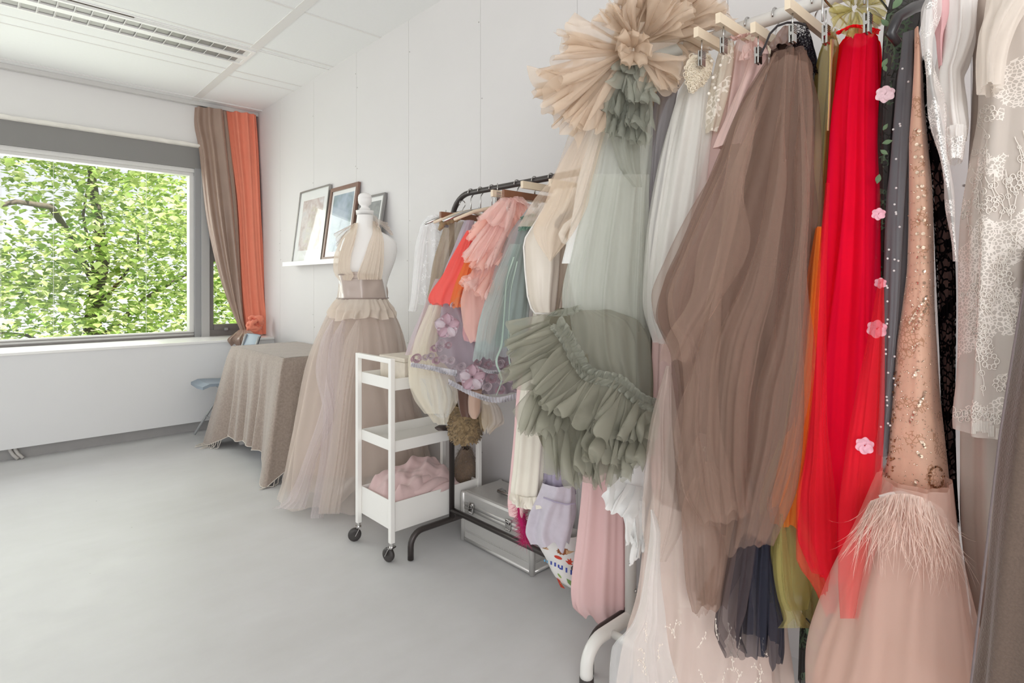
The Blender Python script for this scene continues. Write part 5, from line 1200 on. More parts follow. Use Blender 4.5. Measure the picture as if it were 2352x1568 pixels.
# ---- cream embroidered top
g = garment('embroidered_top', 'cream embroidered organza top squeezed between ivory and pink gowns', 'top', 1650, 200, 1.58, G_W)
loop('body', tulle('cream_embroidered', (236, 226, 204), .6, graze=.4, pat=emb(26, .5, .06, 60), col2=(244, 238, 226)), g, [(92, 1655, 1688), (130, 1643, 1690), (200, 1630, 1680), (260, 1620, 1665), (300, 1620, 1650)], 1.57, .04, n=6, amp=.008, seed=295, nt=90, nv=36)
M_prl = plain('pearl', (240, 234, 222), .2)
for (x, y) in ((1634, 140), (1638, 178), (1642, 202), (1660, 120), (1650, 230), (1628, 215), (1655, 150)): MB().lathe([(.0005, -.005), (.004, -.003), (.005, 0), (.004, .003), (.0005, .005)], pt(x, y, 1.55), 8).build('pearl', M_prl, g, True)
# ---- pink gown
M_pg = tulle('rose_tulle', (238, 200, 192), .66, graze=.35); M_pg2 = tulle('pale_blush_tulle', (242, 222, 212), .45, graze=.5); M_pge = tulle('blush_embroidered', (240, 218, 206), .7, graze=.3, pat=emb(16, .60, .03, 70), col2=(244, 234, 222))
g = garment('pink_gown', 'long pink tulle gown with ivory embroidery at its hem behind the dark brown gown', 'dress', 1620, 800, 1.52, G_W)
loop('bodice', M_pg, g, [(82, 1690, 1725), (100, 1680, 1740), (200, 1650, 1760), (330, 1615, 1770), (500, 1570, 1770), (700, 1500, 1760), (900, 1492, 1760), (1100, 1490, 1770), (1240, 1500, 1780)], 1.56, .06, n=12, amp=.016, seed=301, nt=170, nv=60, wander=.25)
loop('skirt', M_pge, g, [(1000, 1530, 1760), (1150, 1505, 1775), (1300, 1488, 1790), (1450, 1472, 1800), (1600, 1455, 1815), (1700, 1450, 1815)], 1.50, .10, n=14, amp=.02, seed=302, nt=200, nv=50)
loop('sheer_layer', M_pg2, g, [(1180, 1496, 1700), (1300, 1476, 1740), (1450, 1455, 1760), (1568, 1428, 1770), (1700, 1410, 1775)], 1.44, .12, n=13, amp=.022, seed=303, nt=190, nv=46)
sheet('white_veil', M_wt2, g, [(1170, 1492, 1500), (1230, 1492, 1520), (1330, 1476, 1520), (1430, 1450, 1530), (1490, 1404, 1540), (1580, 1398, 1560), (1700, 1420, 1580)], 1.40, n=4, amp=.02, seed=304, nu=60, nv=50, edge=8)
sheet('taupe_veil', tulle('taupe_veil', (206, 186, 172), .38, graze=.5), g, [(840, 1530, 1540), (980, 1492, 1560), (1100, 1478, 1580), (1200, 1474, 1570), (1290, 1490, 1530)], 1.42, n=3, amp=.014, seed=305, nu=50, nv=40)
flounces('neck_frill', M_pg, g, [([(1685, 95), (1715, 85)], [(1676, 84), (1728, 74)], 1.54, 1.52, dict(n=5)), ([(1725, 85), (1760, 80)], [(1730, 68), (1758, 66)], 1.53, 1.5, dict(n=4)), ([(1705, 105), (1750, 85)], [(1700, 140), (1762, 120)], 1.52, 1.47, dict(n=5))], amp=.012, nu=50, nr=10, seed=306)
loop('satin_top', cloth('powder_pink_satin', (240, 206, 198), rough=.5, tl=.15), g, [(78, 1730, 1762), (130, 1715, 1764), (220, 1680, 1745), (330, 1640, 1720)], 1.50, .035, n=5, amp=.008, seed=307, nt=90, nv=36)
# sprigs of embroidery near the hem
sm_ = MB(); rr_ = np.random.RandomState(9)
for _ in range(24):
    x = rr_.uniform(1475, 1770); y = rr_.uniform(1450, 1600); D = 1.355; P = [pt(x, y, D)]; a = rr_.uniform(.3, 2.8)
    for k in range(6):
        a += rr_.normal(0, .35); x += 5*math.cos(a); y -= 8*math.sin(a); P.append(pt(x, y, D+.002*k))
        sm_.lathe([(.0003, -.003), (.0014, -.001), (.0014, .001), (.0003, .003)], P[-1]+Vector((rr_.normal(0, .003), 0, rr_.normal(0, .003))), 5)
    sm_.tube(P, .0006, 4, False)
o_ = sm_.build('embroidered_sprigs', plain('ivory_thread', (238, 226, 214), .6), g, True); o_['kind'] = 'stuff'
# ---- dark brown mauve gown
M_bm = tulle('brown_mauve_tulle', (130, 101, 87), .42, graze=.6); M_bmd = tulle('brown_mauve_dense', (66, 46, 39), .88, graze=.3); M_bms = tulle('brown_mauve_sheer', (158, 128, 112), .26, graze=.7)
g = garment('brown_gown', 'voluminous brown mauve tulle gown with black lace strap in the middle of the white rail', 'dress', 1720, 700, 1.4, G_W)
loop('core', M_bmd, g, [(80, 1775, 1830), (130, 1768, 1850), (220, 1745, 1862), (350, 1705, 1862), (520, 1660, 1860), (700, 1635, 1850), (900, 1620, 1838), (1080, 1610, 1800), (1220, 1620, 1760), (1330, 1600, 1700), (1390, 1590, 1670)], 1.43, .055, n=9, amp=.03, cap=.3, seed=311, nt=190, nv=70)
loop('tulle_layer', M_bm, g, [(110, 1755, 1850), (200, 1700, 1868), (320, 1650, 1872), (450, 1600, 1872), (560, 1555, 1870), (650, 1515, 1868), (730, 1500, 1865), (850, 1545, 1860), (1000, 1550, 1855), (1120, 1545, 1840), (1230, 1570, 1800)], 1.36, .10, n=9, amp=.036, cap=.26, seed=312, nt=260, nv=80, wander=.5, hem=.02)
loop('sheer_layer', M_bms, g, [(130, 1745, 1855), (230, 1680, 1872), (360, 1632, 1874), (480, 1570, 1872), (590, 1520, 1868), (690, 1484, 1866), (745, 1490, 1866), (800, 1520, 1866), (950, 1540, 1862), (1100, 1535, 1850), (1250, 1580, 1790)], 1.31, .12, n=7, amp=.044, cap=.26, seed=313, nt=260, nv=80, wander=.6, hem=.02)
for i, (R, n_) in enumerate((([(120, 1776, 1788, 1.36), (240, 1716, 1736, 1.27), (330, 1680, 1720), (480, 1640, 1720), (600, 1600, 1700), (700, 1570, 1660), (760, 1540, 1620), (830, 1520, 1580)], 4), ([(120, 1798, 1812, 1.36), (380, 1776, 1806, 1.26), (520, 1745, 1790), (650, 1700, 1780), (800, 1640, 1740), (950, 1620, 1720), (1060, 1615, 1720), (1180, 1630, 1730)], 4), ([(120, 1828, 1842, 1.36), (480, 1828, 1862, 1.26), (650, 1800, 1860), (800, 1770, 1862), (900, 1740, 1850), (1020, 1720, 1840), (1140, 1700, 1800), (1255, 1690, 1750)], 4), ([(130, 1772, 1784, 1.36), (420, 1680, 1710, 1.27), (700, 1622, 1656), (850, 1580, 1650), (1000, 1560, 1660), (1120, 1560, 1690), (1200, 1600, 1700)], 4))):
    sheet('swag', M_bms, g, R, 1.25, n=3, amp=.03, cap=.24, seed=320+i*7, nu=70, nv=60, bow=.05, edge=10, hem=6)
sheet('tail', tulle('brown_tail_tulle', (140, 110, 95), .62, graze=.4), g, [(1060, 1610, 1640), (1180, 1565, 1700), (1280, 1570, 1690), (1340, 1575, 1680), (1400, 1590, 1670)], 1.36, n=5, amp=.016, seed=341, nu=60, nv=40, hem=10)
sheet('tail', M_bms, g, [(1000, 1600, 1606), (1150, 1560, 1640), (1250, 1590, 1660), (1350, 1598, 1650), (1410, 1600, 1625)], 1.33, n=3, amp=.014, seed=342, nu=40, nv=40, hem=8)
M_tsat = cloth('brown_satin_rosette', (134, 106, 96), rough=.25, tl=0, spec=.8)
loop('satin_yoke', M_tsat, g, [(58, 1790, 1818), (70, 1778, 1822), (88, 1770, 1822), (100, 1776, 1812)], 1.40, .03, n=5, amp=.008, seed=345, nt=60, nv=16)
loop('bow_loop', M_bm, g, [(105, 1822, 1850), (150, 1825, 1864), (200, 1832, 1864), (245, 1842, 1858)], 1.36, .03, n=4, amp=.008, seed=346, nt=60, nv=26)
MB().tube([pt(x, y, 1.37) for x, y in ((1745, 128), (1757, 105), (1768, 78), (1785, 60), (1808, 52), (1832, 52), (1850, 58))], .0028, 7).build('black_strap', cloth('black_trim', (40, 34, 36), tl=0), g, True)
# ---- black lace gown
M_bk = tulle('black_navy_tulle', (44, 45, 56), .72, graze=.4); M_bkl = tulle('black_lace', (40, 36, 42), .35, graze=.2, pat=lambda nt: math_n(nt, 'LESS_THAN', vor(nt, 150), .09), col2=(26, 22, 26))
M_bks = tulle('black_sheer', (78, 68, 70), .5, graze=.5)
g = garment('black_gown', 'black navy tulle gown with lace neckline behind the brown gown', 'dress', 1800, 1400, 1.46, G_W)
loop('lace_yoke', M_bkl, g, [(52, 1822, 1856), (75, 1820, 1862), (100, 1822, 1868), (130, 1826, 1876), (160, 1832, 1878)], 1.40, .03, n=4, amp=.006, seed=351, nt=70, nv=24)
loop('body', M_bk, g, [(80, 1828, 1864), (140, 1832, 1878), (300, 1835, 1872), (600, 1815, 1862), (900, 1780, 1840), (1150, 1735, 1800, 1.42), (1250, 1712, 1775, 1.36), (1450, 1690, 1770, 1.35), (1510, 1688, 1765, 1.35)], 1.47, .05, n=9, amp=.014, seed=352, nt=120, nv=60)
loop('skirt_layer', M_bks, g, [(1100, 1722, 1745), (1200, 1690, 1740), (1300, 1665, 1735), (1400, 1648, 1720), (1470, 1640, 1700), (1515, 1660, 1715)], 1.34, .045, n=8, amp=.016, seed=353, nt=110, nv=40, hem=.01)
loop('skirt_layer', M_bk, g, [(1250, 1752, 1765), (1390, 1745, 1790), (1450, 1745, 1802), (1500, 1748, 1802), (1530, 1750, 1798)], 1.36, .05, n=9, amp=.014, seed=354, nt=100, nv=24, hem=.014)
# ---- olive organza gown
M_ol = tulle('olive_organza', (172, 158, 80), .62, graze=.45); M_ol2 = tulle('olive_organza_sheer', (186, 173, 98), .42, graze=.55); M_olr = cloth('gold_satin_ribbon', (206, 180, 110), rough=.3, tl=.1)
g = garment('olive_gown', 'olive yellow organza gown between the brown gown and the red gown', 'dress', 1880, 400, 1.42, G_W)
loop('body', M_ol, g, [(82, 1888, 1925), (110, 1878, 1935), (160, 1870, 1934), (300, 1866, 1915), (600, 1842, 1900), (900, 1795, 1880), (1150, 1750, 1862), (1290, 1740, 1880), (1400, 1748, 1860)], 1.40, .05, n=8, amp=.012, seed=361, nt=120, nv=60)
loop('hem_layer', M_ol2, g, [(1020, 1790, 1830), (1180, 1742, 1850), (1300, 1738, 1895), (1390, 1760, 1898), (1440, 1785, 1890)], 1.36, .06, n=7, amp=.02, seed=362, nt=120, nv=36, hem=.02)
sheet('tail', M_ol2, g, [(1180, 1790, 1800), (1300, 1775, 1815), (1370, 1785, 1822), (1420, 1800, 1850), (1442, 1786, 1870)], 1.32, n=2, amp=.012, seed=363, nu=36, nv=30)
sheet('ribbon', M_olr, g, [(90, 1900, 1916), (160, 1902, 1910), (220, 1900, 1908), (300, 1898, 1904)], 1.335, n=1, amp=.004, seed=364, nu=8, nv=30)
flounces('shoulder_ruffle', M_ol2, g, [fan(1965, 20, 20, 150, 8, 85, 1.36, 1.32, 6), fan(1965, 20, 170, 300, 8, 62, 1.36, 1.30, 6), fan(1960, 15, -60, 40, 8, 75, 1.36, 1.31, 5), ([(1885, 95), (1925, 90)], [(1895, 78), (1915, 72)], 1.36, 1.34, dict(n=4))], amp=.018, nu=80, nr=14, seed=366)
# ---- orange tulle, red gown
M_or2 = tulle('bright_orange_tulle', (250, 120, 36), .6, graze=.4)
g = garment('orange_skirt', 'bright orange tulle skirt showing left of the red gown', 'skirt', 1820, 1050, 1.36, G_W)
loop('skirt', M_or2, g, [(520, 1874, 1886), (620, 1856, 1886), (800, 1838, 1878), (950, 1815, 1868), (1100, 1780, 1850), (1180, 1762, 1842), (1212, 1766, 1836)], 1.33, .05, n=9, amp=.014, seed=371, nt=120, nv=50, hem=.012)
M_rd = tulle('scarlet_tulle', (252, 12, 20), .97, graze=.2); M_rd2 = tulle('crimson_tulle_layer', (250, 10, 50), .5, graze=.35); M_rd3 = tulle('scarlet_veil', (252, 36, 44), .42, graze=.4)
g = garment('red_gown', 'scarlet red tulle gown with pink flower appliques along one edge', 'dress', 1950, 700, 1.34, G_W)
loop('body', M_rd, g, [(60, 1940, 2005), (75, 1928, 2020), (110, 1915, 2024), (250, 1902, 2022), (420, 1890, 2020), (600, 1880, 2020), (800, 1862, 2015), (1000, 1850, 2005), (1150, 1840, 1998), (1280, 1848, 1985), (1340, 1870, 1970)], 1.33, .07, n=10, amp=.02, cap=.25, seed=372, nt=180, nv=70, wander=.35)
loop('layer', M_rd2, g, [(75, 1932, 2020), (250, 1905, 2026), (450, 1894, 2028), (700, 1868, 2032), (900, 1850, 2028), (1100, 1836, 2016), (1250, 1830, 2005), (1340, 1865, 1990)], 1.29, .085, n=9, amp=.022, cap=.22, seed=373, nt=180, nv=70, wander=.4, hem=.014)
sheet('veil', M_rd3, g, [(640, 2018, 2030), (760, 1996, 2032), (900, 1966, 2032), (1050, 1940, 2028), (1200, 1925, 2020), (1320, 1925, 1998), (1420, 1930, 1972)], 1.16, n=3, amp=.012, seed=374, nu=50, nv=44)
sheet('hem_layer', M_rd3, g, [(420, 1896, 1906, 1.30), (700, 1872, 1898, 1.26), (960, 1858, 1900), (1060, 1846, 1910), (1150, 1828, 1920), (1280, 1828, 1925), (1350, 1870, 1930), (1410, 1895, 1925)], 1.24, n=4, amp=.016, seed=375, nu=50, nv=40, hem=8)
flounces('neck_frill', M_rd, g, [([(1926, 80), (1965, 64), (2018, 80)], [(1922, 72), (1965, 56), (2024, 68)], 1.30, 1.29, dict(n=12))], amp=.006, nu=90, nr=5, seed=376)
M_pf = cloth('pink_flower_applique', (238, 176, 190), rough=.7, tl=.2, var=.3, vs=160)
for (x, y, D, r_) in ((2018, 492, 1.20, .014), (2022, 650, 1.19, .012), (2014, 755, 1.185, .020), (1986, 1022, 1.15, .018)):
    blossom(g, x, y, D, r_*.95, M_pf, 'flower_applique')
# ---- dark floral gown
M_fl = tulle('black_floral_tulle', (48, 46, 44), .78, graze=.2, pat=emb(18, .56, .05, 80), col2=(96, 112, 92)); M_flp = cloth('pale_pink_flower', (232, 198, 204), rough=.8, tl=.1, var=.3, vs=180); M_flg = cloth('green_leaf_embroidery', (104, 128, 96), rough=.8, tl=.1, var=.2, vs=150)
g = garment('floral_gown', 'black tulle gown embroidered with green leaves and a pink flower', 'dress', 2040, 300, 1.36, G_W)
loop('body', M_fl, g, [(-40, 2045, 2130, 1.27), (40, 2028, 2115, 1.27), (150, 2022, 2090, 1.28), (300, 2012, 2062, 1.28), (500, 2008, 2050, 1.30), (800, 1990, 2032, 1.34), (1100, 1930, 2000, 1.38), (1430, 1838, 1915, 1.42), (1600, 1830, 1905, 1.42)], 1.3, .04, n=7, amp=.010, seed=381, nt=110, nv=70)
blossom(g, 2033, 218, 1.235, .019, M_flp, 'pink_flower')
def leaf_at(par, x, y, D, L_, ang, mat):
    c = pt(x, y, D); rv = ray(x, y); e2_ = Vector((rv[0], rv[1], 0)).normalized(); e1_ = Vector((e2_.y, -e2_.x, 0)); d = e1_*math.cos(ang)+Vector((0, 0, 1))*math.sin(ang); s_ = -e1_*math.sin(ang)+Vector((0, 0, 1))*math.cos(ang)
    A = [[c + d*(L_*v) + s_*(L_*.26*u*math.sin(math.pi*min(.999, v+.02))) - e2_*(.003+.002*(1-u*u)) for u in (-1, -.5, 0, .5, 1)] for v in (0, .2, .4, .6, .8, 1)]
    MB().grid(np.array(A)).build('leaf', mat, par, True)
for (x, y, D, L_, a) in ((2050, 22, 1.22, .03, .9), (2042, 60, 1.225, .022, 2.3), (2038, 135, 1.23, .02, 4.2), (2030, 150, 1.23, .016, 5.0), (2026, 330, 1.25, .02, .2), (2022, 345, 1.25, .018, 5.6), (2020, 400, 1.26, .022, 4.5), (2028, 300, 1.25, .016, 1.0), (1850, 1440, 1.37, .035, 5.6), (1858, 1465, 1.37, .04, 5.4), (1866, 1500, 1.37, .035, 5.2), (1850, 1520, 1.37, .04, 5.8), (1880, 1450, 1.37, .03, .6), (1868, 1550, 1.37, .03, 4.9), (1885, 1480, 1.37, .028, .9)):
    leaf_at(g, x, y, D, L_, a, M_flg)
# ---- grey gown with pearls
M_gr = tulle('charcoal_tulle', (108, 108, 112), .8, graze=.3); M_grb = plain('grey_pearl', (214, 212, 212), .2)
g = garment('grey_gown', 'slate grey tulle gown dotted with pearls beside the nude sequin gown', 'dress', 2070, 400, 1.25, G_W)
GR = [(70, 2068, 2108), (130, 2062, 2106), (170, 2055, 2106), (300, 2045, 2100), (450, 2036, 2092), (700, 2028, 2080), (900, 2022, 2060), (1050, 2016, 2044)]
loop('body', M_gr, g, GR, 1.24, .05, n=8, amp=.008, seed=391, nt=110, nv=60)
rr_ = np.random.RandomState(4)
for _ in range(34):
    y = rr_.uniform(150, 1000); x = float(np.interp(y, [r[0] for r in GR], [r[1] for r in GR])) + rr_.uniform(4, 34)
    MB().lathe([(.0004, -.0024), (.0018, -.0016), (.0024, 0), (.0018, .0016), (.0004, .0024)], pt(x, y, 1.228), 8).build('pearl', M_grb, g, True)
# ---- nude sequin mermaid gown with feathers
M_nu = cloth('nude_mesh', (232, 188, 162), rough=.55, tl=.1, var=.08, vs=30, pat=emb(20, .56, .04, 110), col2=(200, 152, 122)); M_sq = plain('champagne_sequin', (232, 208, 184), .12, .7); M_sqb = plain('bronze_sequin', (170, 124, 92), .25, .6)
g = garment('sequin_gown', 'nude sequined mermaid gown with feather trim and blush flared skirt', 'dress', 2110, 700, 1.2, G_W)
SQ = [(60, 2100, 2112), (130, 2098, 2118), (220, 2092, 2122), (330, 2084, 2132), (450, 2084, 2142), (600, 2082, 2146), (700, 2072, 2148), (800, 2058, 2154), (900, 2050, 2160), (1000, 2040, 2170), (1080, 2032, 2178), (1140, 2024, 2184), (1200, 2030, 2192)]
SQP = loop_pts(SQ, 1.19, .055, n=4, amp=.006, seed=395, nt=120, nv=90, wander=.2)
MB().grid(SQP, True).build('bodice', M_nu, g, True)
_q = MB().grid(SQP, True); _qb = BVHTree.FromPolygons([Vector(v) for v in _q.V], _q.F)
def sq_hit(x, y):
    d = Vector(ray(x, y)).normalized(); h = _qb.ray_cast(Vector((0, 0, EYE)), d); return h if h[0] is not None else None
def disc(m, x, y, r_, tilt=.25):
    h = sq_hit(x, y)
    if h is None: return
    n_ = h[1]; 
    if n_.dot(Vector(ray(x, y))) > 0: n_ = -n_
    n_ = (n_+Vector(rr_.normal(0, tilt, 3))).normalized(); c = h[0]+n_*.0022; u = n_.orthogonal().normalized(); v = n_.cross(u); b = len(m.V)
    m.add([c-n_*.0006]+[c+(u*math.cos(a*.785)+v*math.sin(a*.785))*r_ for a in range(8)], [(0, i+1, (i+1) % 8+1) for i in range(8)])
def edge_x(y, f): 
    a = np.interp(y, [r[0] for r in SQ], [r[1] for r in SQ]); b_ = np.interp(y, [r[0] for r in SQ], [r[2] for r in SQ]); return a+(b_-a)*f
s2, s3 = MB(), MB()
def disc1(x, y, r_):
    m = MB(); disc(m, x, y, r_)
    if m.V: m.build('sequin', M_sq, g)
y = 300
while y < 660:                       # pairs of large paillettes on horizontal bands
    for f in (.42, .62): disc1( edge_x(y, f)+rr_.uniform(-2, 2), y+rr_.uniform(-2, 2), .0036)
    for f in np.linspace(.08, .95, 9):
        if rr_.rand() < .75: disc(s2, edge_x(y, f), y+16-10*f+rr_.uniform(-1.5, 1.5), .0016, .5)
    y += rr_.uniform(24, 34)
for (x0, y0, x1_, y1_, n_) in ((2126, 680, 2092, 742, 12), (2130, 700, 2098, 762, 9), (2124, 900, 2092, 968, 14), (2108, 850, 2100, 866, 4), (2110, 790, 2100, 800, 3), (2118, 1015, 2124, 1025, 3), (2108, 1040, 2116, 1048, 3), (2108, 1102, 2102, 1112, 3)):
    for i in range(n_): disc1(x0+(x1_-x0)*i/max(1, n_-1), y0+(y1_-y0)*i/max(1, n_-1), .0034)
for _ in range(520):
    y = rr_.uniform(640, 1150); f = rr_.rand(); f = f*.35 if rr_.rand() < .45 else .4+.6*f
    disc(s2, edge_x(y, f), y, rr_.uniform(.0009, .0016), .6)
for _ in range(60):                  # bronze curls low on the right
    a = rr_.uniform(0, 6.28); disc(s3, 2150+16*math.cos(a)*(1+.1*rr_.normal()), 1095+24*math.sin(a), .0022, .3)
for _ in range(70):
    y = rr_.uniform(850, 1140); disc(s3, edge_x(y, rr_.uniform(.0, .14)), y, .0024, .4)
for m_, nm, mt in ((s2, 'seed_beads', M_sq), (s3, 'bronze_sequins', M_sqb)):
    o_ = m_.build(nm, mt, g); o_['kind'] = 'stuff'
M_bsk = tulle('blush_skirt_tulle', (214, 172, 152), .74, graze=.3); M_bsk2 = tulle('blush_skirt_overlay', (226, 190, 174), .42, graze=.5)
loop('flared_skirt', M_bsk, g, [(1120, 2022, 2185), (1200, 1995, 2195), (1300, 1960, 2208), (1400, 1925, 2222), (1500, 1895, 2240), (1620, 1860, 2260), (1760, 1840, 2270)], 1.15, .085, n=9, amp=.02, cap=.24, seed=396, nt=190, nv=60, wander=.2)
loop('skirt_overlay', M_bsk2, g, [(1130, 2015, 2188), (1250, 1970, 2202), (1400, 1912, 2226), (1500, 1885, 2242), (1620, 1850, 2262), (1760, 1825, 2275)], 1.10, .10, n=8, amp=.024, cap=.24, seed=397, nt=190, nv=60, wander=.25)
MB().tube([pt(x, y, 1.13) for x, y in ((2020, 1140), (2045, 1134), (2068, 1133), (2095, 1142), (2120, 1156), (2140, 1170))], [.003, .004, .006, .0065, .0065, .004], 8).build('satin_band', cloth('white_satin_band', (240, 226, 218), rough=.3, tl=0), g, True)
M_fea = tulle('blush_marabou', (246, 220, 206), .7, graze=.2, tl=.4)
fm = MB()
for i in range(330):
    s_ = rr_.rand(); x = 2000+165*s_; y = 1150-26*math.sin(math.pi*s_*.8)+(34*s_**2); D = 1.12-.03*math.sin(math.pi*s_)
    ang = (-.75+1.35*s_)+rr_.normal(0, .16); L_ = rr_.uniform(60, 190)*(1+.25*s_); P = []; n_ = 9; c_ = rr_.normal(0, .35)
    for k in range(n_):
        t_ = k/(n_-1); P.append((x+math.sin(ang+c_*t_)*L_*t_*.62, y+math.cos(ang*.7+c_*t_)*L_*t_, D-.03*math.sin(min(1, t_*1.3)*1.57)-rr_.uniform(0, .004)))
    w_ = rr_.uniform(.8, 2.0); A = []
    for k, (px, py, d_) in enumerate(P):
        ww = w_*(1-k/(n_-1))**.6*(1+.4*math.sin(k*2+i)); A.append([pt(px-ww, py, d_), pt(px, py, d_-.0015), pt(px+ww, py, d_)])
    fm.grid(np.array(A))
o_ = fm.build('feather_trim', M_fea, g, True); o_['kind'] = 'stuff'
# ---- black lace over nude
M_bl2 = tulle('black_lace_net', (30, 24, 26), .45, graze=.2, pat=lambda nt: math_n(nt, 'MAXIMUM', math_n(nt, 'LESS_THAN', vor(nt, 60), .10), math_n(nt, 'GREATER_THAN', noise(nt, 18, 3), .56)), col2=(18, 14, 16))
g = garment('lace_gown', 'black lace gown over nude lining, a narrow strip right of the sequin gown', 'dress', 2165, 700, 1.22, G_W)
loop('lace', M_bl2, g, [(120, 2118, 2142), (200, 2120, 2150), (300, 2122, 2168), (420, 2136, 2184), (500, 2142, 2192), (700, 2150, 2196), (900, 2158, 2196), (1100, 2166, 2200), (1210, 2176, 2204)], 1.21, .035, n=6, amp=.006, seed=401, nt=90, nv=60)
loop('lining', cloth('nude_lining', (206, 160, 148), rough=.5, tl=.1), g, [(300, 2130, 2165), (420, 2144, 2182), (700, 2158, 2192), (900, 2164, 2192), (1180, 2176, 2198)], 1.235, .025, n=3, amp=.003, seed=402, nt=60, nv=40)
# ---- white blouse with lace edge
M_wb = cloth('white_cotton_voile', (236, 232, 228), rough=.8, tl=.25, var=.02); M_wlace = tulle('white_lace_net', (240, 236, 232), .5, graze=.35, pat=emb(20, .50, .05, 170), col2=(246, 243, 240))
g = garment('lace_blouse', 'white voile blouse with puff sleeve and lace edging over pink', 'blouse', 2180, 180, 1.14, G_W)
loop('sleeve', M_wb, g, [(-40, 2160, 2252), (60, 2158, 2246), (130, 2152, 2226), (160, 2150, 2214), (190, 2152, 2216), (240, 2160, 2218), (285, 2172, 2222), (312, 2182, 2220)], 1.10, .055, n=7, amp=.012, seed=411, nt=130, nv=60, amp0=.8)
loop('cuff_frill', M_wlace, g, [(285, 2170, 2222), (320, 2172, 2218), (362, 2176, 2212)], 1.09, .045, n=12, amp=.012, seed=412, nt=120, nv=20)
sheet('lace_edging', M_wlace, g, [(-20, 2130, 2165), (30, 2114, 2160), (90, 2114, 2150), (160, 2122, 2150), (250, 2136, 2164), (350, 2152, 2178), (450, 2170, 2192), (560, 2186, 2200), (600, 2190, 2202)], 1.085, n=4, amp=.010, seed=413, nu=40, nv=90, edge=8)
loop('pink_yoke', cloth('pale_pink_voile', (236, 190, 192), rough=.7, tl=.3), g, [(-30, 2136, 2190), (30, 2142, 2186), (90, 2150, 2170), (150, 2156, 2166)], 1.12, .03, n=4, amp=.006, seed=414, nt=70, nv=30)
# ---- ivory lace gown at the right
M_il = tulle('ivory_corded_lace', (212, 201, 191), .68, graze=.3, pat=emb(9, .52, .05, 150), col2=(235, 227, 219)); M_il2 = tulle('ivory_net', (222, 210, 198), .55, graze=.4); M_ild = cloth('greige_lining', (198, 184, 173), rough=.7, tl=.15)
g = garment('ivory_lace_gown', 'ivory corded lace gown with scalloped hem at the right end of the white rail', 'dress', 2280, 500, 1.08, G_W)
loop('lining', M_ild, g, [(-40, 2215, 2420), (100, 2228, 2420), (400, 2215, 2420), (700, 2205, 2420), (1000, 2195, 2420), (1200, 2195, 2420), (1568, 2235, 2420), (1750, 2240, 2420)], 1.10, .08, n=9, amp=.012, seed=421, nt=160, nv=60, wander=.2)
IL = [(-40, 2262, 2430), (20, 2256, 2430), (60, 2246, 2430), (200, 2246, 2430), (350, 2226, 2430), (500, 2206, 2430), (700, 2196, 2430), (900, 2186, 2430), (985, 2180, 2430), (1015, 2182, 2430)]
loop('lace_overlay', M_il, g, IL, 1.02, .09, n=8, amp=.013, seed=422, nt=200, nv=80, wander=.3)
loop('shoulder', M_il2, g, [(-60, 2270, 2400), (0, 2264, 2360), (50, 2250, 2330), (110, 2246, 2310), (190, 2246, 2300)], .985, .05, n=7, amp=.012, seed=423, nt=110, nv=40)
_i = MB().grid(loop_pts(IL, 1.02, .09, n=8, amp=.013, seed=422, nt=200, nv=80, wander=.3), True); _ib = BVHTree.FromPolygons([Vector(v) for v in _i.V], _i.F)
def il_hit(x, y):
    d = Vector(ray(x, y)).normalized(); h = _ib.ray_cast(Vector((0, 0, EYE)), d); return (h[0]-d*.002) if h[0] is not None else None
cm = MB(); rr_ = np.random.RandomState(21)
def curl(x, y, r_, turns=1.2, r0=.0013):
    P = []
    a0 = rr_.uniform(0, 6.28)
    for k in range(14):
        a = a0+turns*6.28*k/13; q = r_*(1-.55*k/13); p = il_hit(x+q*math.cos(a), y+q*math.sin(a))
        if p is not None: P.append(p)
    if len(P) > 3: cm.tube(P, r0*.62, 5, False)
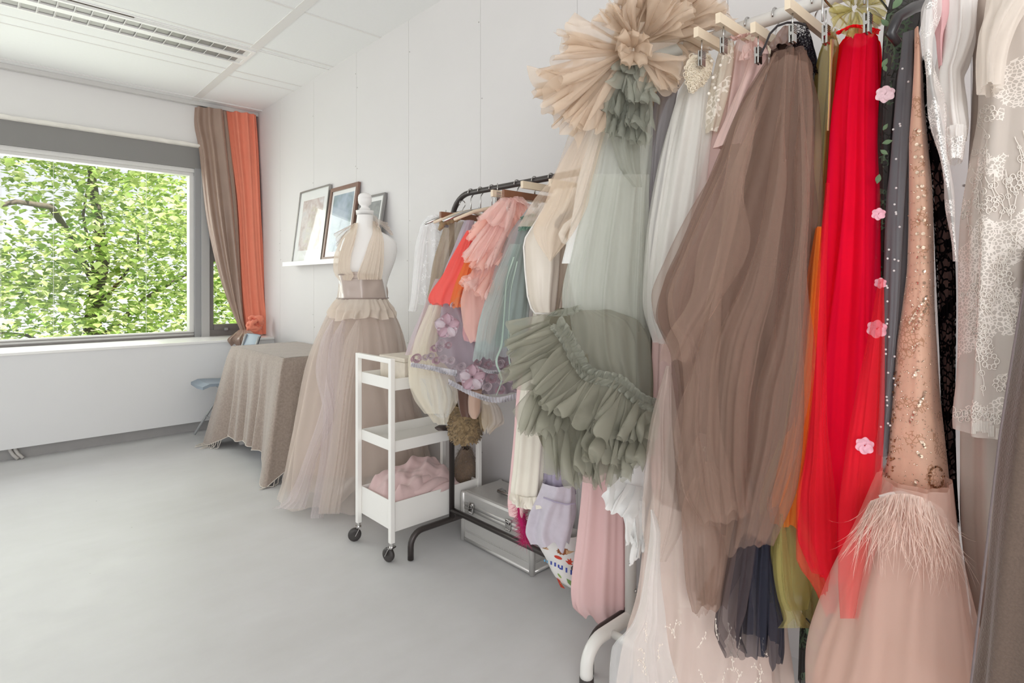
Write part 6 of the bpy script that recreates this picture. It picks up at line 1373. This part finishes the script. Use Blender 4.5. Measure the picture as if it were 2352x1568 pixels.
for _ in range(26):                   # trailing vines of cord with blossoms
    x = rr_.uniform(2215, 2350); y = rr_.uniform(30, 820); P = []; a = rr_.uniform(1.0, 2.1)
    for k in range(14):
        p = il_hit(x, y); a += rr_.normal(0, .28); a = min(2.4, max(.7, a)); x += 7*math.cos(a); y += 9*math.sin(a)
        if p is not None: P.append(p)
        if k % 4 == 2: curl(x, y, rr_.uniform(5, 11))
    if len(P) > 4: cm.tube(P, .0008, 5, False)
for (cx_, cy_) in ((2270, 260), (2275, 470), (2262, 795), (2275, 830), (2310, 640), (2250, 760), (2300, 880), (2330, 420), (2262, 690), (2272, 160)):
    for k in range(7): curl(cx_+14*math.cos(k*.9), cy_+14*math.sin(k*.9), 8, 1.1, .0016)
for k in range(13):                   # scalloped border
    x = 2188+14*k; y = 960+8*math.sin(k*1.1)+k*1.0; curl(x, y-18, 11, 1.1, .0018); curl(x+6, y-6, 8, 1.1, .0016)
    for j in range(4):
        p0 = il_hit(x+j*3.5, y+8); p1 = il_hit(x+j*3.5-.5, y+34)
        if p0 is not None and p1 is not None: cm.tube([p0, p1], .0011, 5, False)
o_ = cm.build('corded_motifs', cloth('ivory_cord', (234, 226, 217), rough=.8, tl=.15), g, True); o_['kind'] = 'stuff'
# ---- wool coat
M_wc = cloth('brown_grey_wool', (98, 82, 72), rough=.95, tl=0, sheen=.4, var=.3, vs=260, bump=.5, bs=260); M_wce = cloth('mauve_overlock', (110, 98, 98), rough=.9, tl=0)
g = thing('wool_coat', 'brown grey wool coat, rightmost garment cut by the edge of the photo', 'coat', pt(2330, 1500, 1.0), G_W)
CO = [(560, 2362, 2520), (660, 2350, 2520), (800, 2326, 2520), (1000, 2294, 2520), (1200, 2270, 2520), (1400, 2248, 2520), (1568, 2228, 2520), (1750, 2205, 2520)]
loop('coat_body', M_wc, g, CO, .93, .06, n=5, amp=.010, seed=431, nt=120, nv=60, wander=.2)
MB().tube([pt(x+2, y, .975) for (y, x, _) in CO], .0018, 7).build('edge_stitching', M_wce, g, True)
